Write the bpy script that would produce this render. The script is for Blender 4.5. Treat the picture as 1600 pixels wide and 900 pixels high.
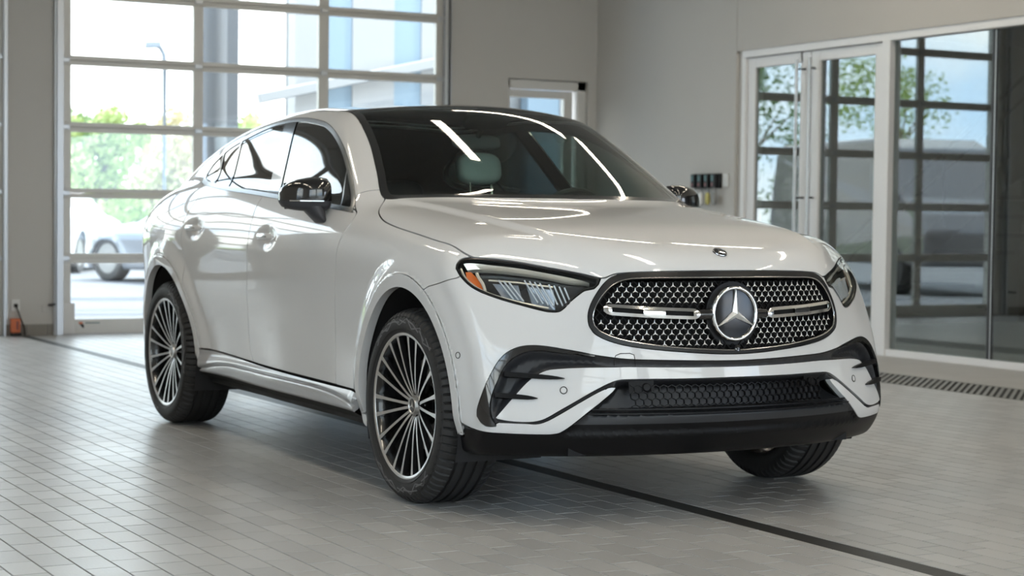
import bpy, bmesh, math, random
import numpy as np
from mathutils import Matrix, Vector

for o in list(bpy.data.objects): bpy.data.objects.remove(o, do_unlink=True)
SC = bpy.context.scene
COL = SC.collection
rnd = random.Random(7)

# ================================================================ camera
CAM_P = (7.6304, -3.8521, 1.0856)
YAW, PITCH, ROLL, FPX = 0.5000, 0.03916, 0.01184, 2838.6
def cam_axes():
    f = np.array([-math.cos(YAW)*math.cos(PITCH), math.sin(YAW)*math.cos(PITCH), -math.sin(PITCH)])
    r = np.cross(f, [0, 0, 1]); r /= np.linalg.norm(r); u = np.cross(r, f)
    c, s = math.cos(ROLL), math.sin(ROLL)
    return c*r+s*u, -s*r+c*u, f
_r, _u, _f = cam_axes()
cd = bpy.data.cameras.new('camera'); cam = bpy.data.objects.new('camera', cd); COL.objects.link(cam)
m = Matrix.Identity(4)
for i in range(3): m[i][0], m[i][1], m[i][2], m[i][3] = _r[i], _u[i], -_f[i], CAM_P[i]
cam.matrix_world = m
cd.sensor_width = 36; cd.lens = FPX/1600*36; cd.clip_end = 500; cd.clip_start = .05
cd.dof.use_dof = True; cd.dof.focus_distance = 6.0; cd.dof.aperture_fstop = 4.5
SC.camera = cam

# ================================================================ sky, sun, exposure
W = bpy.data.worlds.new('sky'); SC.world = W; W.use_nodes = True
nt = W.node_tree; nt.nodes.clear()
N = nt.nodes.new; LK = nt.links.new
out = N('ShaderNodeOutputWorld'); bg = N('ShaderNodeBackground'); tc = N('ShaderNodeTexCoord')
mp = N('ShaderNodeMapping'); mp.inputs['Scale'].default_value = (1, 1, 2.2)
nz = N('ShaderNodeTexNoise'); nz.inputs['Scale'].default_value = 2.1; nz.inputs['Detail'].default_value = 7; nz.inputs['Roughness'].default_value = .58
cr = N('ShaderNodeValToRGB'); e = cr.color_ramp.elements
e[0].position = .40; e[0].color = (.55, .74, .98, 1); e[1].position = .56; e[1].color = (1, 1, 1, 1)
LK(tc.outputs['Generated'], mp.inputs['Vector']); LK(mp.outputs[0], nz.inputs['Vector']); LK(nz.outputs['Fac'], cr.inputs['Fac'])
LK(cr.outputs['Color'], bg.inputs['Color']); bg.inputs['Strength'].default_value = 2.1; LK(bg.outputs[0], out.inputs['Surface'])
sd = bpy.data.lights.new('sun', 'SUN'); sd.energy = 3.2; sd.angle = math.radians(.6); sd.color = (1, .95, .86)
sun = bpy.data.objects.new('sun', sd); COL.objects.link(sun)
sun.rotation_euler = Vector((-.12, -.62, -.78)).to_track_quat('-Z', 'Y').to_euler()
vs = SC.view_settings; vs.view_transform = 'Standard'; vs.look = 'None'; vs.gamma = 1; vs.exposure = 1.43; vs.use_curve_mapping = False
SC.cycles.use_denoising = True
try: SC.cycles.denoiser = 'OPENIMAGEDENOISE'
except Exception: pass
SC.cycles.max_bounces = 10; SC.cycles.transparent_max_bounces = 16; SC.cycles.sample_clamp_indirect = 6
SC.cycles.caustics_reflective = False; SC.cycles.caustics_refractive = False

# ================================================================ materials
MATS = {}
def new_mat(name):
    m = bpy.data.materials.new(name); m.use_nodes = True; m.node_tree.nodes.clear(); MATS[name] = m; return m, m.node_tree
def pm(name, col, rough=.5, metal=0, coat=0, var=0, vscale=8, bump=0, bscale=60, emit=None, es=0, spec=.5, coat_rough=.03):
    m, t = new_mat(name); n = t.nodes.new; l = t.links.new
    o = n('ShaderNodeOutputMaterial'); b = n('ShaderNodeBsdfPrincipled'); l(b.outputs[0], o.inputs[0])
    b.inputs['Base Color'].default_value = (*col, 1); b.inputs['Roughness'].default_value = rough; b.inputs['Metallic'].default_value = metal
    b.inputs['Coat Weight'].default_value = coat; b.inputs['Coat Roughness'].default_value = coat_rough; b.inputs['Specular IOR Level'].default_value = spec
    if emit: b.inputs['Emission Color'].default_value = (*emit, 1); b.inputs['Emission Strength'].default_value = es
    if var or bump:
        g = n('ShaderNodeNewGeometry')
    if var:
        z = n('ShaderNodeTexNoise'); z.inputs['Scale'].default_value = vscale; z.inputs['Detail'].default_value = 5; l(g.outputs['Position'], z.inputs['Vector'])
        mx = n('ShaderNodeMix'); mx.data_type = 'RGBA'
        mx.inputs['A'].default_value = (*[c*(1-var) for c in col], 1); mx.inputs['B'].default_value = (*[min(1, c*(1+var)) for c in col], 1)
        l(z.outputs['Fac'], mx.inputs['Factor']); l(mx.outputs['Result'], b.inputs['Base Color'])
    if bump:
        z2 = n('ShaderNodeTexNoise'); z2.inputs['Scale'].default_value = bscale; z2.inputs['Detail'].default_value = 4; l(g.outputs['Position'], z2.inputs['Vector'])
        bp = n('ShaderNodeBump'); bp.inputs['Strength'].default_value = bump; bp.inputs['Distance'].default_value = .01
        l(z2.outputs['Fac'], bp.inputs['Height']); l(bp.outputs[0], b.inputs['Normal'])
    return m
def glass(name, tint, f0=.04, gain=1.0, rough=0.0):
    """thin pane: mirror reflection by Schlick's law over a tinted see-through sheet"""
    m, t = new_mat(name); n = t.nodes.new; l = t.links.new
    o = n('ShaderNodeOutputMaterial'); mix = n('ShaderNodeMixShader'); tr = n('ShaderNodeBsdfTransparent'); gl = n('ShaderNodeBsdfGlossy')
    tr.inputs['Color'].default_value = (*tint, 1); gl.inputs['Roughness'].default_value = rough; gl.inputs['Color'].default_value = (1, 1, 1, 1)
    lw = n('ShaderNodeLayerWeight'); lw.inputs['Blend'].default_value = .5
    p = n('ShaderNodeMath'); p.operation = 'POWER'; p.inputs[1].default_value = 4.6; l(lw.outputs['Facing'], p.inputs[0])
    k = n('ShaderNodeMath'); k.operation = 'MULTIPLY_ADD'; k.inputs[1].default_value = (1-f0)*gain; k.inputs[2].default_value = f0*gain; k.use_clamp = True
    l(p.outputs[0], k.inputs[0]); l(k.outputs[0], mix.inputs[0]); l(tr.outputs[0], mix.inputs[1]); l(gl.outputs[0], mix.inputs[2]); l(mix.outputs[0], o.inputs[0])
    return m
def emat(name, col, s):
    m, t = new_mat(name); o = t.nodes.new('ShaderNodeOutputMaterial'); e = t.nodes.new('ShaderNodeEmission')
    e.inputs[0].default_value = (*col, 1); e.inputs[1].default_value = s; t.links.new(e.outputs[0], o.inputs[0]); return m

pm('paint', (.70, .705, .715), .35, 0, 1.0, spec=.15)
pm('gloss_black', (.012, .012, .013), .12, 0, 1.0, spec=.5)
pm('satin_black', (.006, .006, .007), .36, spec=.2)
pm('plastic_black', (.008, .008, .009), .5, spec=.25)
pm('liner_black', (.018, .018, .02), .8, var=.3)
pm('dark_gap', (.006, .006, .006), .9)
pm('chrome', (.82, .82, .81), .10, 1)
pm('badge_chrome', (.93, .93, .92), .34, .6)
pm('vent_grey', (.028, .029, .033), .42)
pm('pod_black', (.006, .006, .006), .7, spec=.2)
pm('disc_glass', (.010, .010, .012), .12, spec=.45)
pm('mirror_grey', (.045, .047, .055), .45)
pm('frame_black', (.010, .010, .011), .3, spec=.4)
pm('lamp_reflector', (.40, .44, .50), .25, .6)
pm('satin_chrome', (.62, .62, .62), .22, 1)
pm('machined', (.74, .74, .74), .30, 1)
pm('rim_black', (.012, .012, .013), .22, 0, .8)
pm('tyre', (.022, .022, .023), .62, bump=.15, bscale=220)
pm('tyre_mark', (.13, .13, .135), .6)
pm('brake_steel', (.30, .29, .28), .4, 1, var=.2)
pm('sill_shade_grey', (.40, .40, .41), .30, .15, .4)  # body colour darkened to grey for the shade on the downward-facing skirt
pm('amber', (.75, .16, .02), .25, coat=.6)
pm('lamp_clear', (.72, .78, .84), .2, .3)
pm('lamp_dark', (.02, .021, .023), .25, 0, .5)
pm('drl', (.84, .80, .70), .25, .45)
pm('red_lens', (.45, .02, .02), .2, coat=.8)
pm('cabin_black', (.02, .02, .021), .6)
pm('cabin_grey', (.055, .055, .06), .7)
pm('seat_light', (.78, .82, .80), .6)
pm('card_white', (.75, .74, .70), .6)
glass('windscreen', (.66, .80, .74), .045, 1.1)
glass('side_glass', (.16, .19, .18), .05, 1.25)
glass('privacy_glass', (.05, .06, .06), .05, 1.25)
glass('lamp_lens', (.96, .97, .97), .035, 1.0)
glass('pane', (.93, .96, .95), .05, 1.0)
glass('store_glass', (.62, .68, .66), .085, 1.7)

# ================================================================ mesh helpers
def link(o, parent=None):
    COL.objects.link(o)
    if parent is not None: o.parent = parent
    return o
def mk(name, V, Fc, mat, parent=None, normals=None, smooth=False, mats=None, midx=None):
    """mesh object from arrays; Fc is an (n,3) array or a list of polygons"""
    me = bpy.data.meshes.new(name); V = np.asarray(V, np.float32)
    if isinstance(Fc, np.ndarray) and Fc.ndim == 2:
        k = Fc.shape[1]; n = len(Fc)
        me.vertices.add(len(V)); me.vertices.foreach_set('co', V.ravel())
        me.loops.add(n*k); me.loops.foreach_set('vertex_index', Fc.astype(np.int32).ravel())
        me.polygons.add(n); me.polygons.foreach_set('loop_start', np.arange(0, n*k, k, dtype=np.int32))
        me.update(calc_edges=True); me.validate()
    else:
        me.from_pydata([tuple(map(float, v)) for v in V], [], [tuple(map(int, f)) for f in Fc]); me.update()
    for mm in (mats or [mat]): me.materials.append(MATS[mm])
    if midx is not None: me.polygons.foreach_set('material_index', np.asarray(midx, np.int32))
    if smooth or normals is not None: me.shade_smooth()
    else: me.shade_flat()
    if normals is not None and len(me.vertices) == len(normals):
        me.normals_split_custom_set_from_vertices(np.asarray(normals, np.float32).tolist())
    return link(bpy.data.objects.new(name, me), parent)
def empty(name, loc=(0, 0, 0), rz=0, parent=None):
    o = bpy.data.objects.new(name, None); o.location = loc; o.rotation_euler = (0, 0, rz); o.empty_display_size = .1; return link(o, parent)
def tag(o, label=None, cat=None, group=None, kind=None):
    if label: o['label'] = label
    if cat: o['category'] = cat
    if group: o['group'] = group
    if kind: o['kind'] = kind
    return o
def inst(o, name, loc=None, parent=None):
    c = bpy.data.objects.new(name, o.data); 
    if loc is not None: c.location = loc
    return link(c, parent)
class MB:
    """collects shapes into ONE mesh"""
    def __init__(s): s.v = []; s.f = []; s.m = []
    def add(s, V, Fc, m=0):
        b = len(s.v); s.v += [tuple(map(float, v)) for v in V]; s.f += [tuple(b+int(i) for i in f) for f in Fc]; s.m += [m]*len(Fc); return s
    def box(s, x0, x1, y0, y1, z0, z1, m=0):
        V = [(x, y, z) for x in (x0, x1) for y in (y0, y1) for z in (z0, z1)]
        return s.add(V, [(0, 1, 3, 2), (4, 6, 7, 5), (0, 4, 5, 1), (2, 3, 7, 6), (0, 2, 6, 4), (1, 5, 7, 3)], m)
    def tube(s, pts, r, n=8, m=0, cap=True, up=(0, 0, 1)):
        pts = [Vector(p) for p in pts]; rs = r if isinstance(r, (list, tuple)) else [r]*len(pts); V = []
        for i, p in enumerate(pts):
            d = (pts[min(i+1, len(pts)-1)]-pts[max(i-1, 0)]).normalized()
            a = d.cross(Vector(up)); a = a.normalized() if a.length > 1e-5 else d.orthogonal().normalized()
            b = d.cross(a)
            for k in range(n):
                t = 2*math.pi*k/n; V.append(p+a*math.cos(t)*rs[i]+b*math.sin(t)*rs[i])
        Fc = [(i*n+k, i*n+(k+1) % n, (i+1)*n+(k+1) % n, (i+1)*n+k) for i in range(len(pts)-1) for k in range(n)]
        if cap: Fc += [tuple(range(n))[::-1], tuple((len(pts)-1)*n+k for k in range(n))]
        return s.add(V, Fc, m)
    def strip(s, pts, nrm, w, h, m=0, taper=None):
        """bar of width w and height h laid along pts, standing along nrm"""
        V = []; pts = [Vector(p) for p in pts]
        for i, p in enumerate(pts):
            d = (pts[min(i+1, len(pts)-1)]-pts[max(i-1, 0)]).normalized(); n = Vector(nrm[i] if len(nrm) == len(pts) and not isinstance(nrm[0], (int, float)) else nrm).normalized()
            sd = n.cross(d).normalized()*w/2*(taper[i] if taper else 1)
            V += [p-sd, p+sd, p+sd*.8+n*h, p-sd*.8+n*h]
        Fc = [(4*i+a, 4*i+b, 4*i+4+b, 4*i+4+a) for i in range(len(pts)-1) for a, b in ((0, 1), (1, 2), (2, 3), (3, 0))]
        Fc += [(3, 2, 1, 0), tuple(4*(len(pts)-1)+k for k in range(4))]
        return s.add(V, Fc, m)
    def lathe(s, prof, n=64, axis='y', c=(0, 0, 0), m=0, closed=False):
        """profile of (radius, offset along axis)"""
        V = []
        for k in range(n):
            t = 2*math.pi*k/n
            for r, h in prof:
                p = (r*math.cos(t), h, r*math.sin(t)) if axis == 'y' else (r*math.cos(t), r*math.sin(t), h) if axis == 'z' else (h, r*math.cos(t), r*math.sin(t))
                V.append((p[0]+c[0], p[1]+c[1], p[2]+c[2]))
        q = len(prof); Fc = []
        for k in range(n):
            k2 = (k+1) % n
            for i in range(q if closed else q-1):
                i2 = (i+1) % q; Fc.append((k*q+i, k*q+i2, k2*q+i2, k2*q+i))
        return s.add(V, Fc, m)
    def build(s, name, mat, parent=None, smooth=False, bevel=0, loc=None, mats=None, angle=35):
        me = bpy.data.meshes.new(name); me.from_pydata(s.v, [], s.f)
        bm = bmesh.new(); bm.from_mesh(me); bmesh.ops.recalc_face_normals(bm, faces=bm.faces)
        if bevel:
            ed = [e for e in bm.edges if len(e.link_faces) == 2 and e.calc_face_angle(0) > .5]
            bmesh.ops.bevel(bm, geom=ed, offset=bevel, segments=2, affect='EDGES', profile=.5, clamp_overlap=True)
        if smooth:
            for f in bm.faces: f.smooth = True
            for e in bm.edges:
                if len(e.link_faces) == 2 and e.calc_face_angle(0) > math.radians(angle): e.smooth = False
        bm.to_mesh(me); bm.free()
        if mats:
            for mm in mats: me.materials.append(MATS[mm])
            if not bevel: me.polygons.foreach_set('material_index', np.array(s.m, np.int32))
        else: me.materials.append(MATS[mat])
        o = bpy.data.objects.new(name, me)
        if loc is not None: o.location = loc
        return link(o, parent)
def B(name, mat, x0, x1, y0, y1, z0, z1, parent=None, bevel=0):
    return MB().box(x0, x1, y0, y1, z0, z1).build(name, mat, parent, bevel=bevel)

# ================================================================ the car's skin as one smooth implicit shape
# ---------------------------------------------------------------- smooth tables
def nspline(xs, ys):
    """natural cubic spline, returns callable (linear outside)"""
    xs = np.asarray(xs, float); ys = np.asarray(ys, float); n = len(xs); h = np.diff(xs)
    A = np.eye(n); b = np.zeros((n,) + ys.shape[1:])
    for i in range(1, n-1):
        A[i, i-1:i+2] = h[i-1], 2*(h[i-1]+h[i]), h[i]
        b[i] = 6*((ys[i+1]-ys[i])/h[i] - (ys[i]-ys[i-1])/h[i-1])
    m = np.linalg.solve(A, b)
    def f(x):
        x = np.asarray(x, float); xc = np.clip(x, xs[0], xs[-1])
        i = np.clip(np.searchsorted(xs, xc)-1, 0, n-2)
        t = xc-xs[i]; u = xs[i+1]-xc; hi = h[i]
        if ys.ndim > 1:
            t, u, hi = t[..., None], u[..., None], hi[..., None]
        r = m[i]*u**3/(6*hi)+m[i+1]*t**3/(6*hi)+(ys[i]/hi-m[i]*hi/6)*u+(ys[i+1]/hi-m[i+1]*hi/6)*t
        if ys.ndim == 1:
            lo = (ys[1]-ys[0])/h[0]-m[1]*h[0]/6; hi2 = (ys[-1]-ys[-2])/h[-1]+m[-2]*h[-1]/6
            r = r+(x-xc)*np.where(x < xs[0], lo, hi2)
        return r
    return f
class Lut1:
    """fast lookup of a 1D function, cubic"""
    def __init__(s, f, a, b, n=2000):
        s.a, s.d = a, (b-a)/(n-1); s.v = f(np.linspace(a, b, n)); s.n = n
    def __call__(s, x):
        t = np.clip((x-s.a)/s.d, 0, s.n-1.001); i = t.astype(np.int32); t = t-i
        return s.v[i]*(1-t)+s.v[i+1]*t
class Lut2:
    """2D table on (a,b) axes: tensor spline resampled finely, bilinear lookup"""
    def __init__(s, A, B, Z, ra, rb, n=(900, 900)):
        ga = np.linspace(*ra, n[0]); gb = np.linspace(*rb, n[1])
        Z = np.asarray(Z, float)
        za = np.stack([nspline(A, Z[:, j])(ga) for j in range(Z.shape[1])], 1)
        s.v = np.stack([nspline(B, za[i])(gb) for i in range(n[0])], 0)
        for ax, (lo, hi), sg in ((0, ra, .022), (1, rb, .035)):
            h = sg*n[ax]/(hi-lo); k = np.arange(-int(3*h), int(3*h)+1); g = np.exp(-(k/h)**2/2); g /= g.sum()
            w = len(k)//2
            pad = np.pad(s.v, [(w, w) if a == ax else (0, 0) for a in (0, 1)], mode='reflect', reflect_type='odd')
            s.v = np.apply_along_axis(lambda r: np.convolve(r, g, 'valid'), ax, pad)
        s.ra, s.rb, s.n = ra, rb, n
    def __call__(s, a, b):
        ta = np.clip((a-s.ra[0])/(s.ra[1]-s.ra[0])*(s.n[0]-1), 0, s.n[0]-1.001)
        tb = np.clip((b-s.rb[0])/(s.rb[1]-s.rb[0])*(s.n[1]-1), 0, s.n[1]-1.001)
        i = ta.astype(np.int32); j = tb.astype(np.int32); u = ta-i; v = tb-j
        V = s.v
        return (V[i, j]*(1-u)+V[i+1, j]*u)*(1-v)+(V[i, j+1]*(1-u)+V[i+1, j+1]*u)*v
def smax(a, b, k):
    h = np.maximum(k-np.abs(a-b), 0)/k
    return np.maximum(a, b)+h**3*k/6
def smin(a, b, k): return -smax(-a, -b, k)
def sstep(x, a, b):
    t = np.clip((x-a)/(b-a), 0, 1); return t*t*t*(t*(6*t-15)+10)
def gs(x, c, s): return np.exp(-((x-c)/s)**2)
# ---------------------------------------------------------------- the car's skin
WX, WR = 1.444, .3685           # axle half base, wheel radius
P_z = Lut1(nspline([.15, .25, .35, .45, .55, .65, .75, .85, .93, 1.0, 1.06, 1.12, 1.2, 1.35],
                   [.865, .885, .898, .906, .912, .918, .924, .930, .932, .922, .902, .872, .822, .72]), 0, 1.7)
A_x = Lut1(nspline([-2.5, -2.3, -2.1, -1.9, -1.6, -1.3, -.9, -.4, .1, .6, 1.0, 1.4, 1.7, 1.9, 2.1, 2.35],
                   [-.30, -.175, -.085, -.03, -.002, .002, -.006, -.008, -.006, -.003, 0, .003, .003, -.001, -.012, -.04]), -2.7, 2.6)
ARX, ARZ = .397, .449
def archr(x, z, cx):            # normalised distance from the wheel arch edge (1 = edge)
    return np.sqrt(((x-cx)/ARX)**2+((z-WR)/ARZ)**2)
def Wd(x, z):
    w = P_z(z)+A_x(x)
    lo = 1-sstep(z, .40, .80)
    w = w-.034*gs(x, -.80, .55)*lo+.018*gs(x, 1.15, .35)*lo
    w = w-.010*gs(x, .1, .8)*gs(z, .60, .13)
    w = w+.022*gs(x, -1.45, .55)*gs(z, 1.02, .13)
    for hx, hz in ((-1.02, 1.008), (-.05, .980)):           # finger bowls behind the door handles
        w = w-.019*np.exp(-np.sqrt(((x-hx)/.085)**2+((z-hz)/.042)**2)**3.2)
    for cx, am in ((WX, .016), (-WX, .026)):
        r = archr(x, z, cx)
        up = sstep(z, .25, .40)
        w = w+up*am*(1-sstep(r, 1.10, 1.34))+up*.006*(1-sstep(r, 1.105, 1.125))
    return w
zr = [.15, .26, .33, .38, .48, .58, .66, .72, .77, .82, .88, .95, 1.05]
wc = [0, .2, .35, .5, .65, .75, .85, .95, 1.05]
XF = [[2.16, 2.15, 2.13, 2.10, 2.04, 1.98, 1.90, 1.80, 1.68],
      [2.245, 2.235, 2.21, 2.175, 2.115, 2.06, 1.98, 1.88, 1.75],
      [2.295, 2.283, 2.258, 2.222, 2.165, 2.11, 2.03, 1.92, 1.78],
      [2.312, 2.298, 2.270, 2.230, 2.167, 2.112, 2.035, 1.925, 1.78],
      [2.300, 2.285, 2.254, 2.208, 2.143, 2.091, 2.018, 1.91, 1.77],
      [2.288, 2.273, 2.243, 2.197, 2.130, 2.075, 1.995, 1.88, 1.74],
      [2.268, 2.255, 2.230, 2.186, 2.113, 2.050, 1.965, 1.85, 1.70],
      [2.258, 2.246, 2.220, 2.175, 2.095, 2.027, 1.935, 1.82, 1.67],
      [2.252, 2.240, 2.214, 2.167, 2.080, 2.005, 1.91, 1.79, 1.64],
      [2.246, 2.234, 2.206, 2.156, 2.062, 1.98, 1.88, 1.76, 1.61],
      [2.236, 2.222, 2.192, 2.140, 2.035, 1.945, 1.84, 1.72, 1.57],
      [2.195, 2.18, 2.148, 2.092, 1.98, 1.885, 1.775, 1.65, 1.50],
      [2.08, 2.065, 2.03, 1.97, 1.86, 1.77, 1.66, 1.53, 1.38]]
XF = [[v+d for v, d in zip(r, (0, 0, 0, 0, 0, .006, .022, .06, .11))] for r in XF]
Xf = Lut2(zr, [-c for c in wc[:0:-1]]+wc, [r[:0:-1]+r for r in XF], (.1, 1.3), (-.1, 1.1))
T_c = Lut1(nspline([-2.5, -2.3, -2.1, -1.8, -1.4, -1.0, -.5, 0, .5, .75, .95, 1.2, 1.5, 1.8, 2.0, 2.12, 2.2, 2.3],
                   [1.05, 1.14, 1.20, 1.255, 1.282, 1.272, 1.238, 1.205, 1.170, 1.158, 1.148, 1.122, 1.088, 1.048, 1.012, .984, .958, .90]), -2.7, 2.6)
T_d = Lut1(nspline([0, .2, .4, .55, .65, .75, .85, .95, 1.05], [0, .001, .005, .012, .021, .036, .068, .13, .22]), 0, 1.3)
T_s = Lut1(nspline([-2.6, 0, .8, 1.2, 1.8, 2.1, 2.4], [.9, .8, .72, .82, 1.0, 1.05, 1.1]), -2.7, 2.6)
CR_w = Lut1(nspline([.5, .7, .878, 1.014, 1.243, 1.634, 1.933, 2.25], [.80, .755, .717, .682, .655, .632, .592, .53]), .3, 2.6)
def Tp(x, w):
    t = T_c(x)-T_d(w)*T_s(x)
    # hood crease: a raised centre field between two lines that run from the pillar bases to the nose
    wl = CR_w(x)
    a = sstep(x, .6, 1.0)*(1-sstep(x, 1.75, 2.15))
    t = t+a*.015*(1-sstep(w, wl-.034, wl+.018))
    return t
C_x = Lut1(nspline([-2.6, -2.3, -2.1, -1.8, -1.5, -1.2, -.9, -.6, -.3, 0, .17, .325, .5, .635, .835, 1.044, 1.15, 1.25, 1.4],
                   [1.08, 1.205, 1.282, 1.386, 1.470, 1.535, 1.577, 1.603, 1.609, 1.602, 1.597, 1.577, 1.506, 1.438, 1.332, 1.216, 1.155, 1.09, .99]), -2.7, 1.6)
def Rf(x, w):
    s = sstep(x, -.5, .35)
    return C_x(x+.40*w*w*s)-(.085+.035*s)*w*w
G_z = Lut1(nspline([.9, 1.0, 1.1, 1.17, 1.25, 1.33, 1.45, 1.53, 1.6, 1.7], [.885, .857, .822, .795, .760, .722, .664, .620, .576, .505]), .7, 1.9)
G_x = Lut1(nspline([-2.5, -2.2, -1.9, -1.6, -1.3, -1.0, -.5, 0, .5, .8, 1.2], [-.24, -.15, -.09, -.05, -.024, -.008, .002, .012, .018, .016, .0]), -2.7, 1.6)
def Wg(x, z): return G_z(z)+G_x(x)
def F(p):
    x, z = p[..., 0], p[..., 2]; w = np.abs(p[..., 1])
    side = w-Wd(x, z)
    front = (x-Xf(z, w))*.85
    top = (z-Tp(x, w))*.95
    back = -(x+2.44-.10*(w/.85)**4-.35*np.maximum(z-.85, 0)**1.5-.25*np.maximum(.5-z, 0)**1.5)
    bot = .235-z
    L = smax(side, top, .14)
    L = smax(L, front, .07)
    L = smax(L, back, .14)
    L = smax(L, bot, .05)
    g = smax((z-Rf(x, w))*.86, (w-Wg(x, z))*.92, .085)
    g = smax(smax(g, .95-z, .05), -(x+2.38), .05)
    return smin(L, g, .07)
def grad(p, e=2e-4):
    g = np.empty_like(p)
    for k in range(3):
        d = np.zeros(3); d[k] = e
        g[..., k] = (F(p+d)-F(p-d))/(2*e)
    return g
def unit(a): return a/np.maximum(np.linalg.norm(a, axis=-1, keepdims=True), 1e-9)
def nets(h, lo, hi, fn, gfn):
    n = [int((b-a)/h/4)*4+5 for a, b in zip(lo, hi)]
    ax = [lo[k]+h*np.arange(n[k]) for k in range(3)]
    cx = [a[::4] for a in ax]
    Fc = fn(np.stack(np.meshgrid(*cx, indexing='ij'), -1))
    mn = np.full([c-1 for c in Fc.shape], 9.); sg = Fc[:-1, :-1, :-1]
    for i in (0, 1):
        for j in (0, 1):
            for k in (0, 1):
                mn = np.minimum(mn, np.abs(Fc[i:Fc.shape[0]-1+i, j:Fc.shape[1]-1+j, k:Fc.shape[2]-1+k]))
    act = mn < 4*h*2.2
    rep = lambda a: a.repeat(4, 0).repeat(4, 1).repeat(4, 2)
    G = np.empty(n, np.float32); M = np.zeros(n, bool)
    m = rep(act); G[:-1, :-1, :-1] = rep(sg); M[:-1, :-1, :-1] = m
    for i in (0, 1):
        for j in (0, 1):
            for k in (0, 1): M[i:n[0]-1+i, j:n[1]-1+j, k:n[2]-1+k] |= m
    G[-1] = 1; G[:, -1] = 1; G[:, :, -1] = 1
    I = np.argwhere(M)
    for a in range(0, len(I), 400000):
        c = I[a:a+400000]; G[c[:, 0], c[:, 1], c[:, 2]] = fn(np.stack([ax[k][c[:, k]] for k in range(3)], -1))
    ins = G < 0
    cnt = np.zeros([k-1 for k in n], np.int8)
    for i in (0, 1):
        for j in (0, 1):
            for k in (0, 1): cnt += ins[i:n[0]-1+i, j:n[1]-1+j, k:n[2]-1+k]
    cells = np.argwhere((cnt > 0) & (cnt < 8)); idx = np.full(cnt.shape, -1, np.int64); idx[tuple(cells.T)] = np.arange(len(cells))
    acc = np.zeros((len(cells), 3)); num = np.zeros(len(cells))
    for d in range(3):
        o = [k for k in range(3) if k != d]
        for a in (0, 1):
            for b in (0, 1):
                p0 = cells.copy(); p0[:, o[0]] += a; p0[:, o[1]] += b; p1 = p0.copy(); p1[:, d] += 1
                g0 = G[tuple(p0.T)].astype(float); g1 = G[tuple(p1.T)].astype(float); mk_ = (g0 < 0) != (g1 < 0)
                t = np.where(mk_, g0/np.where(mk_, g0-g1, 1), 0)
                P = p0.astype(float); P[:, d] += t
                acc[mk_] += P[mk_]; num[mk_] += 1
    V = acc/num[:, None]*h+np.array(lo)
    Q = []
    for d in range(3):
        o1, o2 = [k for k in range(3) if k != d]
        sl0 = [slice(None)]*3; sl1 = [slice(None)]*3; sl0[d] = slice(0, n[d]-1); sl1[d] = slice(1, n[d])
        E = np.argwhere(ins[tuple(sl0)] != ins[tuple(sl1)])
        E = E[(E[:, o1] > 0) & (E[:, o2] > 0) & (E[:, o1] < n[o1]-1) & (E[:, o2] < n[o2]-1)]
        q = []
        for a, b in ((0, 0), (1, 0), (1, 1), (0, 1)):
            c = E.copy(); c[:, o1] -= a; c[:, o2] -= b; q.append(idx[tuple(c.T)])
        Q.append(np.stack(q, 1))
    Q = np.concatenate(Q); Q = Q[(Q >= 0).all(1)]
    for it in range(4):
        f = fn(V); g = gfn(V); st = (f/np.maximum((g*g).sum(-1), .05))[:, None]*g
        V = V-np.clip(st, -h, h)
    Nn = unit(gfn(V))
    T = np.concatenate([Q[:, [0, 1, 2]], Q[:, [0, 2, 3]]])
    fn_ = np.cross(V[T[:, 1]]-V[T[:, 0]], V[T[:, 2]]-V[T[:, 0]]); fl = (fn_*Nn[T].mean(1)).sum(-1) < 0
    T[fl] = T[fl][:, ::-1]
    return V, Nn, T
def compact(V, Nn, T):
    u, inv = np.unique(T, return_inverse=True); return V[u], Nn[u], inv.reshape(T.shape)
def split(M, s):
    """cut a triangle mesh along the zero line of the vertex field s -> (s<0 side, s>=0 side)"""
    V, Nn, T = M
    if len(T) == 0: return M, M
    s = np.where(np.abs(s) < 2e-5, 2e-5, s); neg = s < 0; c = neg[T].sum(1)
    a_in, a_out = T[c == 3], T[c == 0]
    mix = T[(c == 1) | (c == 2)]
    if len(mix):
        c2 = neg[mix].sum(1); lone = np.where((c2 == 1)[:, None], neg[mix], ~neg[mix]).argmax(1)
        r = np.arange(len(mix)); A = mix[r, lone]; Bv = mix[r, (lone+1) % 3]; C = mix[r, (lone+2) % 3]
        key = np.concatenate([np.sort(np.stack([A, Bv], 1), 1), np.sort(np.stack([A, C], 1), 1)])
        u, inv = np.unique(key[:, 0]*np.int64(len(V))+key[:, 1], return_inverse=True)
        i0 = u//len(V); i1 = u % len(V); t = (s[i0]/(s[i0]-s[i1]))[:, None]
        Vn = V[i0]*(1-t)+V[i1]*t; Nw = unit(Nn[i0]*(1-t)+Nn[i1]*t)
        ab = len(V)+inv[:len(mix)]; ac = len(V)+inv[len(mix):]
        V = np.concatenate([V, Vn]); Nn = np.concatenate([Nn, Nw])
        one = np.stack([A, ab, ac], 1); two = np.concatenate([np.stack([ab, Bv, C], 1), np.stack([ab, C, ac], 1)])
        li = c2 == 1; l2 = np.concatenate([li, li])
        a_in = np.concatenate([a_in, one[li], two[~l2]]); a_out = np.concatenate([a_out, one[~li], two[l2]])
    return compact(V, Nn, a_in), compact(V, Nn, a_out)
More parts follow.
